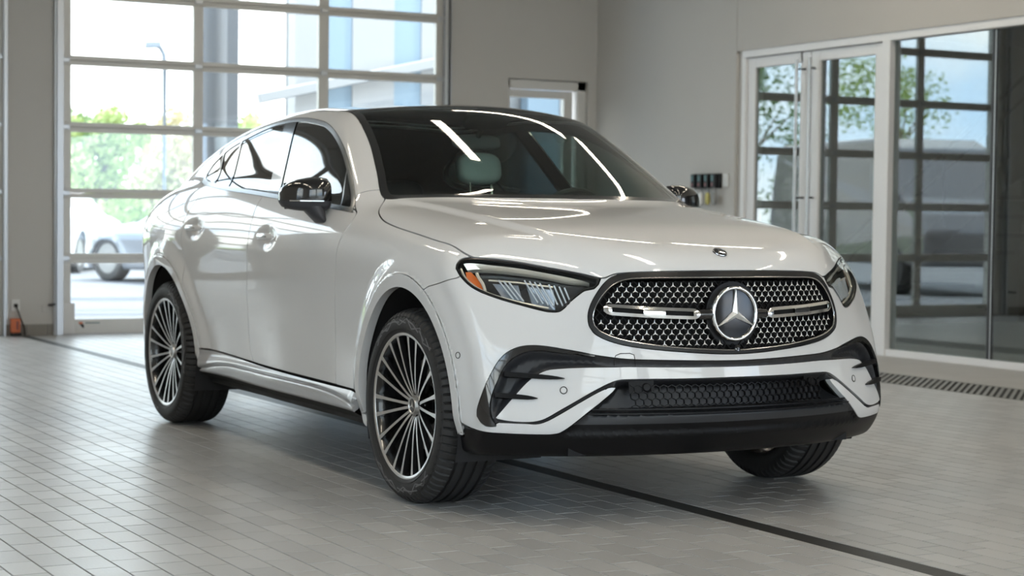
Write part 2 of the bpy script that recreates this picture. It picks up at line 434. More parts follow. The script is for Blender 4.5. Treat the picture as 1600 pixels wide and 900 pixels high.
def refine(M):
    """every triangle into four"""
    V, Nn, T = M; E = np.sort(np.concatenate([T[:, [0, 1]], T[:, [1, 2]], T[:, [2, 0]]]), 1)
    u, inv = np.unique(E[:, 0]*np.int64(len(V))+E[:, 1], return_inverse=True); a, b = u//len(V), u % len(V); n = len(T)
    m = len(V)+inv; m0, m1, m2 = m[:n], m[n:2*n], m[2*n:]
    T2 = np.concatenate([np.stack([T[:, 0], m0, m2], 1), np.stack([m0, T[:, 1], m1], 1), np.stack([m2, m1, T[:, 2]], 1), np.stack([m0, m1, m2], 1)])
    return np.concatenate([V, (V[a]+V[b])/2]), np.concatenate([Nn, unit(Nn[a]+Nn[b])]), T2
def smooth_poly(P, closed=True, step=.012, corner=48):
    P = np.asarray(P, float); n = len(P); d = [] 
    cor = []
    for i in range(n):
        a = P[i]-P[i-1]; b = P[(i+1) % n]-P[i]
        ang = abs(math.degrees(math.atan2(a[0]*b[1]-a[1]*b[0], a@b))); cor.append(ang > corner)
    if not closed: cor[0] = cor[-1] = True
    for i in range(n if closed else n-1):
        p1, p2 = P[i], P[(i+1) % n]
        p0 = P[i-1] if not cor[i] else p1-(p2-p1); p3 = P[(i+2) % n] if not cor[(i+1) % n] else p2+(p2-p1)
        k = max(1, int(np.linalg.norm(p2-p1)/step)); k = min(k, 24)
        # centripetal catmull-rom
        t0 = 0; t1 = t0+np.linalg.norm(p1-p0)**.5+1e-9; t2 = t1+np.linalg.norm(p2-p1)**.5+1e-9; t3 = t2+np.linalg.norm(p3-p2)**.5+1e-9
        for j in range(k):
            t = t1+(t2-t1)*j/k
            A1 = (t1-t)/(t1-t0)*p0+(t-t0)/(t1-t0)*p1; A2 = (t2-t)/(t2-t1)*p1+(t-t1)/(t2-t1)*p2; A3 = (t3-t)/(t3-t2)*p2+(t-t2)/(t3-t2)*p3
            B1 = (t2-t)/(t2-t0)*A1+(t-t0)/(t2-t0)*A2; B2 = (t3-t)/(t3-t1)*A2+(t-t1)/(t3-t1)*A3
            d.append((t2-t)/(t2-t1)*B1+(t-t1)/(t2-t1)*B2)
    if not closed: d.append(P[-1])
    return np.array(d)
def sdf_poly(P, Q):
    """signed distance of points Q to polygon P (negative inside); coarse far away"""
    lo, hi = P.min(0)-.08, P.max(0)+.08; near = ((Q >= lo) & (Q <= hi)).all(1)
    res = np.full(len(Q), .5); q = Q[near]
    if len(q):
        best = np.full(len(q), 9.); par = np.zeros(len(q), bool)
        for a, b in zip(P, np.roll(P, -1, 0)):
            e = b-a; w = q-a; t = np.clip((w@e)/max(e@e, 1e-12), 0, 1); best = np.minimum(best, ((w-t[:, None]*e)**2).sum(1))
            cr_ = (a[1] > q[:, 1]) != (b[1] > q[:, 1])
            with np.errstate(divide='ignore', invalid='ignore'):
                par ^= cr_ & (q[:, 0] < (b[0]-a[0])*(q[:, 1]-a[1])/(b[1]-a[1])+a[0])
        best = np.sqrt(best); res[near] = np.where(par, -best, best)
    return res
# outlines live in simple views of the car: from the side (x,z), from above (x,w), from the front (w,z), from the front corner (a,z)
XZ = lambda V: V[:, [0, 2]]
XW = lambda V: V[:, [0, 1]]
WZ = lambda V: V[:, [1, 2]]
AZ = lambda V: np.stack([.5*V[:, 0]-.866*V[:, 1], V[:, 2]], 1)
def az(pts): return [(.5*x-.866*abs(y), z) for x, y, z in pts]
def cut(M, field, gap=.004):
    s = field(M[0]) if callable(field) else field
    return split(M, s+gap/2)[0], split(M, s-gap/2)[1]
def region(poly, view, cond=None, smooth=True):
    P = smooth_poly(poly) if smooth else np.asarray(poly, float)
    def f(V):
        s = sdf_poly(P, view(V))
        return np.maximum(s, cond(V)) if cond else s
    return f
def bedges(T):
    E = np.sort(np.concatenate([T[:, [0, 1]], T[:, [1, 2]], T[:, [2, 0]]]), 1); D = np.concatenate([T[:, [0, 1]], T[:, [1, 2]], T[:, [2, 0]]])
    k = E[:, 0]*np.int64(T.max()+1)+E[:, 1]; u, i, c = np.unique(k, return_index=True, return_counts=True)
    return D[i[c == 1]]
def lips(M, d, keep=None):
    """turned-in rim along the open edges of a panel"""
    V, Nn, T = M
    if len(T) == 0 or d == 0: return M
    E = bedges(T); E = E[~((V[E[:, 0], 1] < 1e-5) & (V[E[:, 1], 1] < 1e-5))]
    if keep is not None: E = E[keep(V[E[:, 0]])]
    a, b = E[:, 0], E[:, 1]; n0 = len(V)
    fn_ = unit(np.cross(V[b]-V[a], Nn[a]+Nn[b])); k = len(E)
    NV = np.concatenate([V[a], V[b], V[a]-Nn[a]*d, V[b]-Nn[b]*d]); NN = np.concatenate([fn_]*4)
    i = np.arange(k)+n0
    NT = np.concatenate([np.stack([i, i+2*k, i+k], 1), np.stack([i+k, i+2*k, i+3*k], 1)])
    return np.concatenate([V, NV]), np.concatenate([Nn, NN]), np.concatenate([T, NT])
def world(M, sgn):
    """half-car arrays (x, w, z) to world: sgn=-1 the car's right side, +1 its left"""
    V, Nn, T = M; V = V*[1, sgn, 1]; Nn = Nn*[1, sgn, 1]
    return V, Nn, T if sgn > 0 else T[:, ::-1]
def both(M):
    a, b = world(M, 1), world(M, -1); n = len(a[0]); return np.concatenate([a[0], b[0]]), np.concatenate([a[1], b[1]]), np.concatenate([a[2], b[2]+n])
def offs(M, d): return M[0]-M[1]*(d if np.isscalar(d) else d[:, None]), M[1], M[2]
def skin_x(w, z):
    w = np.abs(np.atleast_1d(np.asarray(w, float))); z = np.atleast_1d(np.asarray(z, float))+0*w; a = np.full(w.shape, 1.4); b = np.full(w.shape, 2.6)
    for i in range(40):
        c = (a+b)/2; f = F(np.stack([c, w, z], -1)) > 0; b = np.where(f, c, b); a = np.where(f, a, c)
    return (a+b)/2
def skin_w(x, z):
    x = np.atleast_1d(np.asarray(x, float)); z = np.atleast_1d(np.asarray(z, float))+0*x; a = np.full(x.shape, .3); b = np.full(x.shape, 1.2)
    for i in range(40):
        c = (a+b)/2; f = F(np.stack([x, c, z], -1)) > 0; b = np.where(f, c, b); a = np.where(f, a, c)
    return (a+b)/2
def near_skin(P, d=0):
    """move points (x,w,z) onto the skin, then d outwards; returns points and normals"""
    P = np.array(P, float); P[:, 1] = np.abs(P[:, 1])
    for i in range(8):
        f = F(P); g = grad(P); P = P-np.clip((f/np.maximum((g*g).sum(-1), .05))[:, None]*g, -.03, .03)
    n = unit(grad(P)); return P+n*d, n

H0 = nets(.0115, (-2.56, -.024, .17), (2.40, 1.02, 1.66), F, grad)
H0 = split(H0, -H0[0][:, 1])[0]; H0[0][np.abs(H0[0][:, 1]) < 1e-6, 1] = 0
# ================================================================ panel outlines (metres, measured on the car)
DLO = [(.762, 1.104), (.793, 1.094), (.50, 1.114), (.2, 1.133), (-.155, 1.155), (-.447, 1.173), (-.895, 1.199), (-1.20, 1.222), (-1.36, 1.238), (-1.455, 1.262), (-1.482, 1.295),
       (-1.45, 1.345), (-1.36, 1.393), (-1.245, 1.436), (-1.10, 1.468), (-.971, 1.492), (-.84, 1.515), (-.715, 1.531), (-.58, 1.540), (-.46, 1.542), (-.33, 1.538), (-.199, 1.527), (-.10, 1.516), (-.008, 1.502),
       (.09, 1.479), (.176, 1.452), (.25, 1.424), (.318, 1.394), (.385, 1.361), (.447, 1.326), (.52, 1.283), (.591, 1.236), (.64, 1.202), (.687, 1.166), (.73, 1.132)]
DLO = DLO[1:] + [DLO[0]]
WS = [(1.152, -.06), (1.150, .013), (1.125, .209), (1.07, .38), (.994, .529), (.925, .64), (.862, .716), (.824, .738), (.644, .691), (.47, .643), (.32, .615), (.183, .597), (0, .588), (-.25, .582), (-.55, .576), (-.85, .562), (-.96, .545), (-1.0, .50), (-1.02, .2), (-1.02, -.06)]
HOODP = [(.836, .739), (.862, .760), (.889, .781), (.94, .812), (.998, .837), (1.088, .860), (1.207, .870), (1.41, .873), (1.631, .872), (1.765, .861), (1.816, .840), (1.88, .80), (2.6, .80), (2.6, -.1), (.5, -.1), (.7, .70)]
HZ = Lut1(nspline([0, .122, .257, .359, .416, .452, .470, .482, .500, .527, .575, .621, .666, .71, .754, .796, .84, .9],
                  [.899, .899, .897, .894, .891, .886, .879, .874, .873, .880, .892, .902, .912, .922, .930, .935, .938, .94]), 0, 1.1)
HL = [(1.821, -.835, .938), (1.861, -.796, .936), (1.905, -.754, .930), (1.951, -.710, .923), (1.998, -.666, .912), (2.042, -.621, .902), (2.083, -.575, .893), (2.121, -.527, .880), (2.143, -.497, .871), (2.146, -.508, .850), (2.141, -.522, .835),
      (2.125, -.552, .828), (2.117, -.570, .814), (2.107, -.597, .790), (2.100, -.620, .765), (2.095, -.634, .754), (2.086, -.649, .751), (2.073, -.669, .752), (2.049, -.702, .760), (2.014, -.743, .773), (1.971, -.788, .788), (1.934, -.824, .803), (1.902, -.853, .818),
      (1.873, -.874, .835), (1.846, -.888, .856), (1.821, -.896, .878), (1.800, -.898, .898), (1.792, -.892, .912), (1.790, -.881, .925), (1.799, -.860, .936)]
GO = [(0, .898), (.122, .898), (.257, .896), (.359, .893), (.412, .890), (.437, .886), (.457, .878), (.478, .864), (.499, .842), (.520, .812), (.538, .780), (.548, .752), (.551, .728), (.549, .704), (.540, .684), (.521, .668), (.485, .651), (.439, .638), (.367, .626), (.283, .617), (.197, .610), (.106, .604), (0, .601)]
GI = [(0, .877), (.128, .877), (.305, .875), (.396, .872), (.428, .866), (.453, .855), (.478, .836), (.503, .808), (.522, .776), (.533, .748), (.536, .724), (.531, .704), (.518, .688), (.483, .669), (.434, .654), (.366, .642), (.282, .631), (.195, .623), (.104, .618), (0, .614)]
def mirror_poly(P): return list(P)+[(-a, b) for a, b in P[::-1] if a > 1e-6]
GO, GI = mirror_poly(GO), mirror_poly(GI)
BLO = [(2.047, -.857, .351), (2.015, -.883, .351), (1.990, -.892, .364), (1.973, -.897, .383), (1.976, -.898, .405), (1.990, -.896, .437), (2.006, -.886, .483), (2.016, -.866, .533), (2.023, -.842, .576), (2.032, -.816, .606), (2.044, -.788, .623), (2.057, -.762, .632), (2.078, -.727, .635), (2.100, -.688, .632), (2.129, -.636, .623), (2.157, -.582, .613), (2.179, -.537, .603), (2.204, -.476, .594), (2.219, -.430, .589), (2.255, -.292, .584), (2.284, -.091, .579), (2.287, 0, .578)]
BLI = [(2.050, -.853, .350), (2.039, -.868, .371), (2.031, -.875, .395), (2.028, -.875, .425), (2.030, -.867, .465), (2.034, -.847, .514), (2.039, -.825, .559), (2.047, -.801, .586), (2.059, -.774, .604), (2.072, -.747, .614), (2.089, -.716, .617), (2.117, -.663, .612), (2.149, -.601, .604), (2.179, -.537, .597)]
W1T = [(2.043, -.862, .379), (2.068, -.816, .441), (2.089, -.755, .511), (2.101, -.722, .536), (2.113, -.695, .549), (2.131, -.653, .555), (2.162, -.585, .559), (2.208, -.472, .561), (2.222, -.431, .562), (2.268, -.245, .559), (2.291, 0, .557)]
W1B = [(2.076, -.819, .371), (2.109, -.764, .369), (2.126, -.734, .373), (2.138, -.707, .384), (2.149, -.679, .401), (2.169, -.616, .438), (2.191, -.543, .480), (2.206, -.494, .505), (2.215, -.464, .515), (2.232, -.410, .518), (2.272, -.247, .518), (2.295, 0, .519)]
VT = [(2.046, -.860, .366), (2.102, -.777, .364), (2.126, -.734, .363), (2.139, -.707, .373), (2.154, -.670, .394), (2.179, -.593, .440), (2.199, -.524, .478), (2.210, -.490, .491), (2.217, -.474, .490)]
VB = [(2.217, -.474, .486), (2.208, -.523, .443), (2.196, -.574, .404), (2.180, -.621, .365), (2.166, -.647, .343), (2.155, -.664, .331), (2.144, -.686, .326), (2.109, -.752, .325), (2.057, -.837, .327), (1.993, -.888, .330), (1.929, -.903, .338), (1.885, -.915, .351), (1.836, -.921, .365)]
P_BB = az(BLO)+[(1.30, .578), (1.30, .10), (-.1, .10), (.05, .37)]+az(VB[::-1])+az(VT[::-1])
P_W1 = az(W1T)+[(1.30, .557), (1.30, .519)]+az(W1B[::-1])
P_BLADE = az(BLO[:17])+az(BLI[::-1])
P_FD = [(.822, 1.090), (.846, 1.052), (.825, 1.016), (.798, .957), (.784, .907), (.759, .786), (.738, .653), (.731, .494), (.729, .386), (.1, .393), (-.285, .397), (-.315, .42), (-.348, .503), (-.322, .667), (-.281, .812), (-.263, .956), (-.274, 1.035), (-.342, 1.145), (-.35, 1.18), (.3, 1.14), (.79, 1.104)]
P_RD = [(-.342, 1.145), (-.274, 1.035), (-.263, .956), (-.281, .812), (-.322, .667), (-.348, .503), (-.315, .42), (-.285, .397), (-1.10, .417), (-1.2, .55), (-1.2, .70), (-1.125, .72), (-1.135, .82), (-1.155, .95), (-1.17, 1.03), (-1.182, 1.12), (-1.195, 1.245), (-.35, 1.19)]
P_SILL = [(-1.10, .417), (-.994, .415), (-.45, .402), (.092, .392), (.60, .386), (1.12, .383), (1.12, .1), (-1.12, .1)]
P_BUMP = [(1.655, .822), (1.70, .834), (1.753, .846), (1.826, .865), (1.83, 1.2), (2.6, 1.2), (2.6, .05), (1.5, .05), (1.5, .70)]
P_FEN = [(.822, 1.090), (.79, 1.104), (.735, 1.130), (.69, 1.170), (.74, 1.188), (.86, 1.190), (2.1, 1.19), (2.1, .05), (1.0, .05), (1.0, .384), (.729, .386), (.731, .494), (.738, .653), (.759, .786), (.784, .907), (.798, .957), (.825, 1.016), (.846, 1.052)]
frontal = lambda V: 1.55-V[:, 0]
# ---------------------------------------------------------------- cutting the skin
M = H0
for cx in (WX, -WX):                                            # wheel openings
    M = split(M, np.maximum(archr(M[0][:, 0], np.maximum(M[0][:, 2], WR-.08), cx)-1, .5-M[0][:, 1]))[1]
M = split(M, .24-M[0][:, 2])[0]                                 # open floor
ring = []
for cx in (WX, -WX):
    a, M = cut(M, lambda V: np.maximum(np.maximum(archr(V[:, 0], np.maximum(V[:, 2], WR-.08), cx)-1.112, .5-V[:, 1]), .30-V[:, 2])*.4, .0035)
    ring.append(a)
GW, M = cut(M, region(WS, XW, lambda V: 1.02-V[:, 2]), .003)
GS, M = cut(M, region(DLO, XZ, lambda V: np.maximum(.45-V[:, 1], 1.04-V[:, 2])), .002)
HD, M = cut(M, region(HOODP, XW, lambda V: np.maximum(HZ(V[:, 1])-V[:, 2], .8-V[:, 2])), .005)
LA, M = cut(M, region(az(HL), AZ, lambda V: np.maximum(frontal(V), .7-V[:, 2])), .004)
GR, M = cut(M, region(GO, WZ, lambda V: 1.9-V[:, 0]), .003)
BM, M = cut(M, region(P_BUMP, XZ, lambda V: frontal(V)), .004)
FE, M = cut(M, region(P_FEN, XZ, lambda V: .35-V[:, 1]), .004)
SI, M = cut(M, region(P_SILL, XZ, lambda V: .6-V[:, 1]), .008)
FD, M = cut(M, region(P_FD, XZ, lambda V: .5-V[:, 1]), .005)
RD, M = cut(M, region(P_RD, XZ, lambda V: .5-V[:, 1]), .005)
BB, BM = cut(BM, region(P_BB, AZ, lambda V: 1.75-V[:, 0]), .003)
W1, BB = cut(BB, region(P_W1, AZ, lambda V: 1.75-V[:, 0]), .002)
BLADE, BB = cut(BB, region(P_BLADE, AZ, lambda V: 1.75-V[:, 0]), .001)
SHELL = M

car = empty('car', (0, 0, 0)); tag(car, 'white coupe-style sport utility car with chrome star grille on the tiled floor', 'car')
def panel(name, Mh, mat, sgn=0, lip=.014, parent=None, label=None, keep=None):
    Mh = lips(Mh, lip, keep); Q = both(Mh) if sgn == 0 else world(Mh, sgn)
    o = mk(name, Q[0], Q[2], mat, parent or car, Q[1])
    if label: o['label'] = label
    return o
SIDES = (-1, 1)
panel('hood', HD, 'paint')
panel('front_bumper', BM, 'paint', lip=.02)
panel('bumper_insert', W1, 'paint', lip=.022)
panel('body_shell', SHELL, 'paint', lip=.012)
doors = {}
for s in SIDES:
    panel('front_fender', FE, 'paint', s)
    doors['f', s] = panel('front_door', FD, 'paint', s)
    doors['r', s] = panel('rear_door', RD, 'paint', s)
    for R_ in ring: panel('wheel_arch_trim', offs(R_, -.002), 'paint', s, lip=.035)
    panel('bumper_blade', offs(BLADE, -.003), 'gloss_black', s, lip=.03, label='gloss black blade framing the bumper side vent')
# side sill: a stepped skirt, its downward shade put into a grey paint
def sill_shape(Mh):
    V, Nn, T = Mh; z = V[:, 2]; x = V[:, 0]
    zc = .366-.040*np.abs((x-.02)/.98)**5
    d = .004+.026*sstep(-z, -.405, -zc)-.014*gs(z, zc, .0055)+.004*gs(z, zc-.025, .016)-.060*sstep(-z, -.318, -.25)
    V = V.copy(); V[:, 1] += d
    a = V[T[:, 1]]-V[T[:, 0]]; b = V[T[:, 2]]-V[T[:, 0]]; fn_ = np.cross(a, b); Nv = np.zeros_like(V)
    for k in range(3): np.add.at(Nv, T[:, k], fn_)
    return V, unit(Nv), T
SI = sill_shape(refine(refine(SI)))
hi, lo = split(SI, .300+.0*SI[0][:, 0]-SI[0][:, 2])
for s in SIDES:
    k = panel('side_sill', hi, 'sill_shade_grey', s, lip=.02, label='side skirt with its shade painted grey')
    panel('sill_underside', lo, 'plastic_black', s, lip=.0, parent=k)
# black lower front: recessed stripe, side vents and lower intake
INTAKE = [(-.41, .513), (.41, .513), (.45, .511), (.478, .497), (.53, .450), (.575, .408), (.585, .398), (-.585, .398)]
VENT = az(BLI[1:])+az(W1T[:8][::-1])
V0, N0, T0 = BB
dep = .011*sstep(-region(P_BB, AZ)(V0), .0, .012)*sstep(V0[:, 2], .315, .335)
dep += .068*sstep(-region(INTAKE, WZ, smooth=False)(V0), 0, .02)*(V0[:, 0] > 1.9)
dep += .030*sstep(-region(VENT, AZ)(V0), 0, .03)*(V0[:, 0] > 1.75)
BBr = (V0-N0*dep[:, None], N0, T0)
a = BBr[0]; fn_ = np.cross(a[T0[:, 1]]-a[T0[:, 0]], a[T0[:, 2]]-a[T0[:, 0]]); Nv = np.zeros_like(a)
for k in range(3): np.add.at(Nv, T0[:, k], fn_)
BBr = (a, unit(Nv), T0)
up_, val = split(BBr, .36-BBr[0][:, 2]+0*a[:, 0]-.03*(np.abs(BBr[0][:, 1]) > .66))
panel('bumper_recess', up_, 'vent_grey', lip=.0)
panel('front_valance', val, 'satin_black', lip=.02, label='black front lip under the bumper')
# dark inner skin behind the shut lines, also the cabin's lining
C = H0
for cx in (WX, -WX): C = split(C, np.maximum(archr(C[0][:, 0], np.maximum(C[0][:, 2], WR-.08), cx)-1.06, .4-C[0][:, 1]))[1]
C = split(C, .26-C[0][:, 2])[0]
for fld in (region(WS, XW, lambda V: 1.02-V[:, 2]), region(DLO, XZ, lambda V: np.maximum(.45-V[:, 1], 1.04-V[:, 2])), region(az(HL), AZ, lambda V: np.maximum(frontal(V), .7-V[:, 2])),
            region(GO, WZ, lambda V: 1.9-V[:, 0]), region(P_BB, AZ, lambda V: 1.75-V[:, 0])):
    C = split(C, fld(C[0])+.004)[1]
Q = both(offs(C, .022)); mk('inner_skin', Q[0], Q[2], 'dark_gap', car, Q[1])
# ---------------------------------------------------------------- glazing
WIN, ROOF = cut(GW, lambda V: -(V[:, 0]+.42*V[:, 1]**2-.30), .003)
fr = region(WS, XW)
SEE, FRIT = split(WIN, np.maximum(fr(WIN[0])+.032, WIN[0][:, 0]+.42*WIN[0][:, 1]**2-1.115))
panel('windscreen', SEE, 'windscreen', lip=0, label='clear green-tinted windscreen')
panel('windscreen_border', FRIT, 'gloss_black', lip=.006)
panel('roof_glass', ROOF, 'gloss_black', lip=.006, label='black glass roof')
dl = region(DLO, XZ)
PANES, TRIM = split(GS, dl(GS[0])+.019)
def quad_x(V, pts, hw):
    """|distance| along x from the slanted line through pts (x,z), minus half width"""
    zz = [p[1] for p in pts]; xx = [p[0] for p in pts]; return np.abs(V[:, 0]-np.interp(V[:, 2], zz, xx))-hw
BPIL, PANES = cut(PANES, lambda V: quad_x(V, [(-.256, 1.175), (-.357, 1.323), (-.487, 1.52)], .077), .003)
C1, PANES = cut(PANES, lambda V: quad_x(V, [(-.915, 1.2), (-1.012, 1.337), (-1.10, 1.46)], .011), .002)
C2, PANES = cut(PANES, lambda V: quad_x(V, [(-1.175, 1.22), (-1.262, 1.332), (-1.33, 1.41)], .017), .002)
SAIL, PANES = cut(PANES, lambda V: np.interp(V[:, 2], [1.09, 1.19, 1.29], [.648, .571, .497])-V[:, 0], .004)
SBAR, PANES = cut(PANES, lambda V: np.interp(V[:, 2], [1.09, 1.19, 1.29], [.634, .557, .483])-V[:, 0], .001)
FP, RP = split(PANES, -(PANES[0][:, 0]-np.interp(PANES[0][:, 2], [1.175, 1.323, 1.52], [-.256, -.357, -.487])))
QP, RP = split(RP, RP[0][:, 0]-np.interp(RP[0][:, 2], [1.2, 1.337, 1.46], [-.915, -1.012, -1.10]))
for s in SIDES:
    d = doors['f', s]; e_ = doors['r', s]
    panel('window_trim', TRIM, 'satin_chrome', s, lip=.012, label='chrome strip around the side windows')
    panel('pillar_cover', BPIL, 'gloss_black', s, lip=.008, parent=d)
    panel('side_window', offs(FP, .004), 'side_glass', s, lip=0, parent=d)
    panel('window_bar', SBAR, 'satin_chrome', s, lip=.006, parent=d)
    panel('mirror_sail', SAIL, 'gloss_black', s, lip=.006, parent=d)
    panel('side_window', offs(RP, .004), 'privacy_glass', s, lip=0, parent=e_)
    panel('window_bar', C1, 'gloss_black', s, lip=.006, parent=e_)
    panel('quarter_window', offs(QP, .004), 'privacy_glass', s, lip=0)
    panel('window_bar', C2, 'gloss_black', s, lip=.006)
# ================================================================ front end: grille, star, lamps
def fpt(w, z, d=0):
    """point on the nose at (y,z), d metres proud of the skin, and its normal"""
    P, n = near_skin([(float(skin_x(abs(w), z)[0]), abs(w), z)], d); s = -1 if w < 0 else 1
    return P[0]*[1, s, 1], n[0]*[1, s, 1]
def fpts(Wv, Zv, d=0):
    Wv = np.asarray(Wv, float); Zv = np.asarray(Zv, float); P, n = near_skin(np.stack([skin_x(Wv, Zv), np.abs(Wv), Zv], -1), d)
    s = np.where(Wv < 0, -1, 1); P[:, 1] *= s; n[:, 1] *= s; return P, n
GRin, GRfr = split(GR, region(GI, WZ)(GR[0]))
grille = panel('grille_frame', offs(GRfr, -.004), 'frame_black', lip=.03, label='black grille surround')
gi = smooth_poly(GI)
gl_, gn_ = fpts(gi[:, 0], gi[:, 1], .001); L_ = MB(); pts = [tuple(p) for p in gl_]+[tuple(gl_[0])]; L_.tube(pts, .0032, 6, cap=False)
L_.build('grille_bead', 'satin_chrome', grille, smooth=True)
panel('grille_back', offs(GRin, .050), 'dark_gap', lip=0, parent=grille)
SR, SZ = .1005, .745                                            # star disc radius and height
DW, DZ = .0318, .0188
GIP = np.array(gi)
grid = [((c+.5*(r % 2))*DW, .745+(r+.5)*DZ) for r in range(-9, 10) for c in range(-19, 20)]
gs_ = sdf_poly(GIP, np.array(grid)); stars = []
for (w, z), d in zip(grid, gs_):
    if d > -.010 or math.hypot(w, z-SZ) < SR+.020 or (abs(w) > .09 and abs(z-.752) < .026) or (abs(w) < .03 and z < .655): continue
    stars.append((w, z))
SP, SN = fpts([a for a, b in stars], [b for a, b in stars], -.010)
def tri_star(R, r, t, up=.35):
    V = [(0, 0, t)]
    for k in range(3):
        a = math.pi/2+k*2*math.pi/3; V.append((R*math.cos(a), R*math.sin(a), t*.55)); b = a+math.pi/3; V.append((r*math.cos(b), r*math.sin(b), t*.2))
    n = len(V)
    V += [(x, y, 0) for x, y, z in V[1:]]
    Fc = [(0, 1+k, 1+(k+1) % 6) for k in range(6)]+[(1+k, n+k, n+(k+1) % 6, 1+(k+1) % 6) for k in range(6)]
    return V, Fc
def frame_mat(p, n, up=(0, 0, 1)):
    n = Vector(n).normalized(); x = Vector(up).cross(n).normalized(); y = n.cross(x); M_ = Matrix.Identity(4)
    for i in range(3): M_[i][0], M_[i][1], M_[i][2], M_[i][3] = x[i], y[i], n[i], p[i]
    return M_
v, f = tri_star(.0128, .0026, .0016); st0 = MB().add(v, f).build('grille_star', 'badge_chrome', grille)
order = sorted(range(len(stars)), key=lambda i: (Vector(SP[i])-Vector(CAM_P)).length)
rest = MB()
for k, i in enumerate(order):
    M_ = frame_mat(SP[i], SN[i])
    if k == 0: st0.matrix_local = M_
    elif k < 300: o = inst(st0, 'grille_star', parent=grille); o.matrix_local = M_
    else: rest.add([M_ @ Vector(p) for p in v], f)
if rest.v: tag(rest.build('grille_star_field', 'badge_chrome', grille), kind='stuff')
# dark lattice between the stars
lat = MB(); sg = [(w, z, w+dw*DW, z+DZ) for w, z in grid for dw in (-.5, .5)]; sg = np.array(sg)
ok = (sdf_poly(GIP, sg[:, :2]) < .004) & (sdf_poly(GIP, sg[:, 2:]) < .004) & (np.hypot((sg[:, 0]+sg[:, 2])/2, (sg[:, 1]+sg[:, 3])/2-SZ) > SR); sg = sg[ok]
P0, n0 = fpts(sg[:, 0], sg[:, 1], -.024); P1, n1 = fpts(sg[:, 2], sg[:, 3], -.024)
for i in range(len(sg)): lat.strip([tuple(P0[i]), tuple(P1[i])], [tuple(n0[i]), tuple(n1[i])], .0035, .008)
lat.build('grille_lattice', 'plastic_black', grille)
# chrome louvre bars with two slots each
for s in SIDES:
    o = MB(); ws_ = np.linspace(.148, .500, 40); zc = np.interp(ws_, [.14, .34, .50], [.744, .752, .763])
    hh = .0195*np.minimum(1, np.sqrt(np.maximum(0, 1-((np.abs(ws_-.324)-.146)/.032).clip(0, 1)**2)))
    top, n = fpts(s*ws_, zc+hh, .010); bot, _ = fpts(s*ws_, zc-hh, .010); ti, _ = fpts(s*ws_, zc+hh*.42, .013); bi, _ = fpts(s*ws_, zc-hh*.42, .013)
    tb, _ = fpts(s*ws_, zc+hh, -.012); bb_, _ = fpts(s*ws_, zc-hh, -.012)
    slot = ((np.abs(ws_-.228) < .058) | (np.abs(ws_-.420) < .058))
    V = np.concatenate([tb, top, ti, bi, bot, bb_]); k = len(ws_); Fc = []
    for i in range(k-1):
        for j in range(5):
            if j == 2 and slot[i] and slot[i+1]: continue
            Fc.append((j*k+i, j*k+i+1, (j+1)*k+i+1, (j+1)*k+i))
    o.add(V, Fc); bar = o.build('grille_bar', 'chrome', grille, smooth=True, angle=60)
    o = MB(); t2, n2 = fpts(s*ws_[1:-1], zc[1:-1]+hh[1:-1]*.5, .002); b2, _ = fpts(s*ws_[1:-1], zc[1:-1]-hh[1:-1]*.5, .002); k = len(t2)
    o.add(np.concatenate([t2, b2]), [(i, i+1, k+i+1, k+i) for i in range(k-1)]); o.build('bar_slot', 'dark_gap', grille)
# the big star
sp, sn = fpt(0, SZ, .004); sn = np.array([1, 0, .04]); MS = frame_mat(sp, sn)
def place(mb, name, mat, M_, parent, **k):
    mb.v = [tuple(M_ @ Vector(p)) for p in mb.v]; return mb.build(name, mat, parent, **k)
emb = place(MB().lathe([(0, .004), (.05, .0045), (.088, .001), (.0885, -.03)], 72, 'z'), 'star_disc', 'disc_glass', MS, car, smooth=True)
emb['label'] = 'round star badge in the grille'
place(MB().lathe([(.087, -.03), (.0868, .004), (.089, .0085), (.094, .010), (.099, .007), (.1005, .000), (.1005, -.03)], 72, 'z'), 'badge_ring', 'chrome', MS, emb, smooth=True, angle=60)
v, f = tri_star(.0885, .0148, .016); place(MB().add([(x, y, z+.004) for x, y, z in v], f), 'badge_star', 'badge_chrome', MS, emb)
place(MB().lathe([(.0, -.01), (.116, -.012), (.112, -.03)], 60, 'z'), 'badge_mount', 'satin_black', MS, emb, smooth=True)
for s in SIDES:      # arms that carry the disc
    P, n = fpts([s*.09, s*.15], [.745, .744], -.008); MB().tube([tuple(P[0]), tuple(P[1])], [.024, .018], 12).build('badge_arm', 'gloss_black', emb, smooth=True)
cp, cn = fpt(0, .622, -.002); place(MB().lathe([(0, .014), (.006, .013), (.007, .009), (.012, .008), (.014, 0), (.014, -.02)], 24, 'z'), 'front_camera', 'gloss_black', frame_mat(cp, cn), car, smooth=True)
# small round badge on the hood nose
bp_, bn_ = near_skin([(2.161, 0.0, .964)], .0005); MH = frame_mat(bp_[0], bn_[0])
hb = place(MB().lathe([(0, .002), (.022, .002), (.0225, .0034), (.0268, .003), (.028, 0)], 40, 'z'), 'hood_badge', 'gloss_black', MH, car, smooth=True, angle=20)
place(MB().lathe([(.0228, .002), (.0235, .0042), (.0262, .0042), (.0275, .002)], 40, 'z'), 'badge_ring', 'satin_chrome', MH, hb, smooth=True)
v, f = tri_star(.0215, .0038, .003); place(MB().add([(x, y, z+.002) for x, y, z in v], f), 'badge_star', 'chrome', MH, hb)
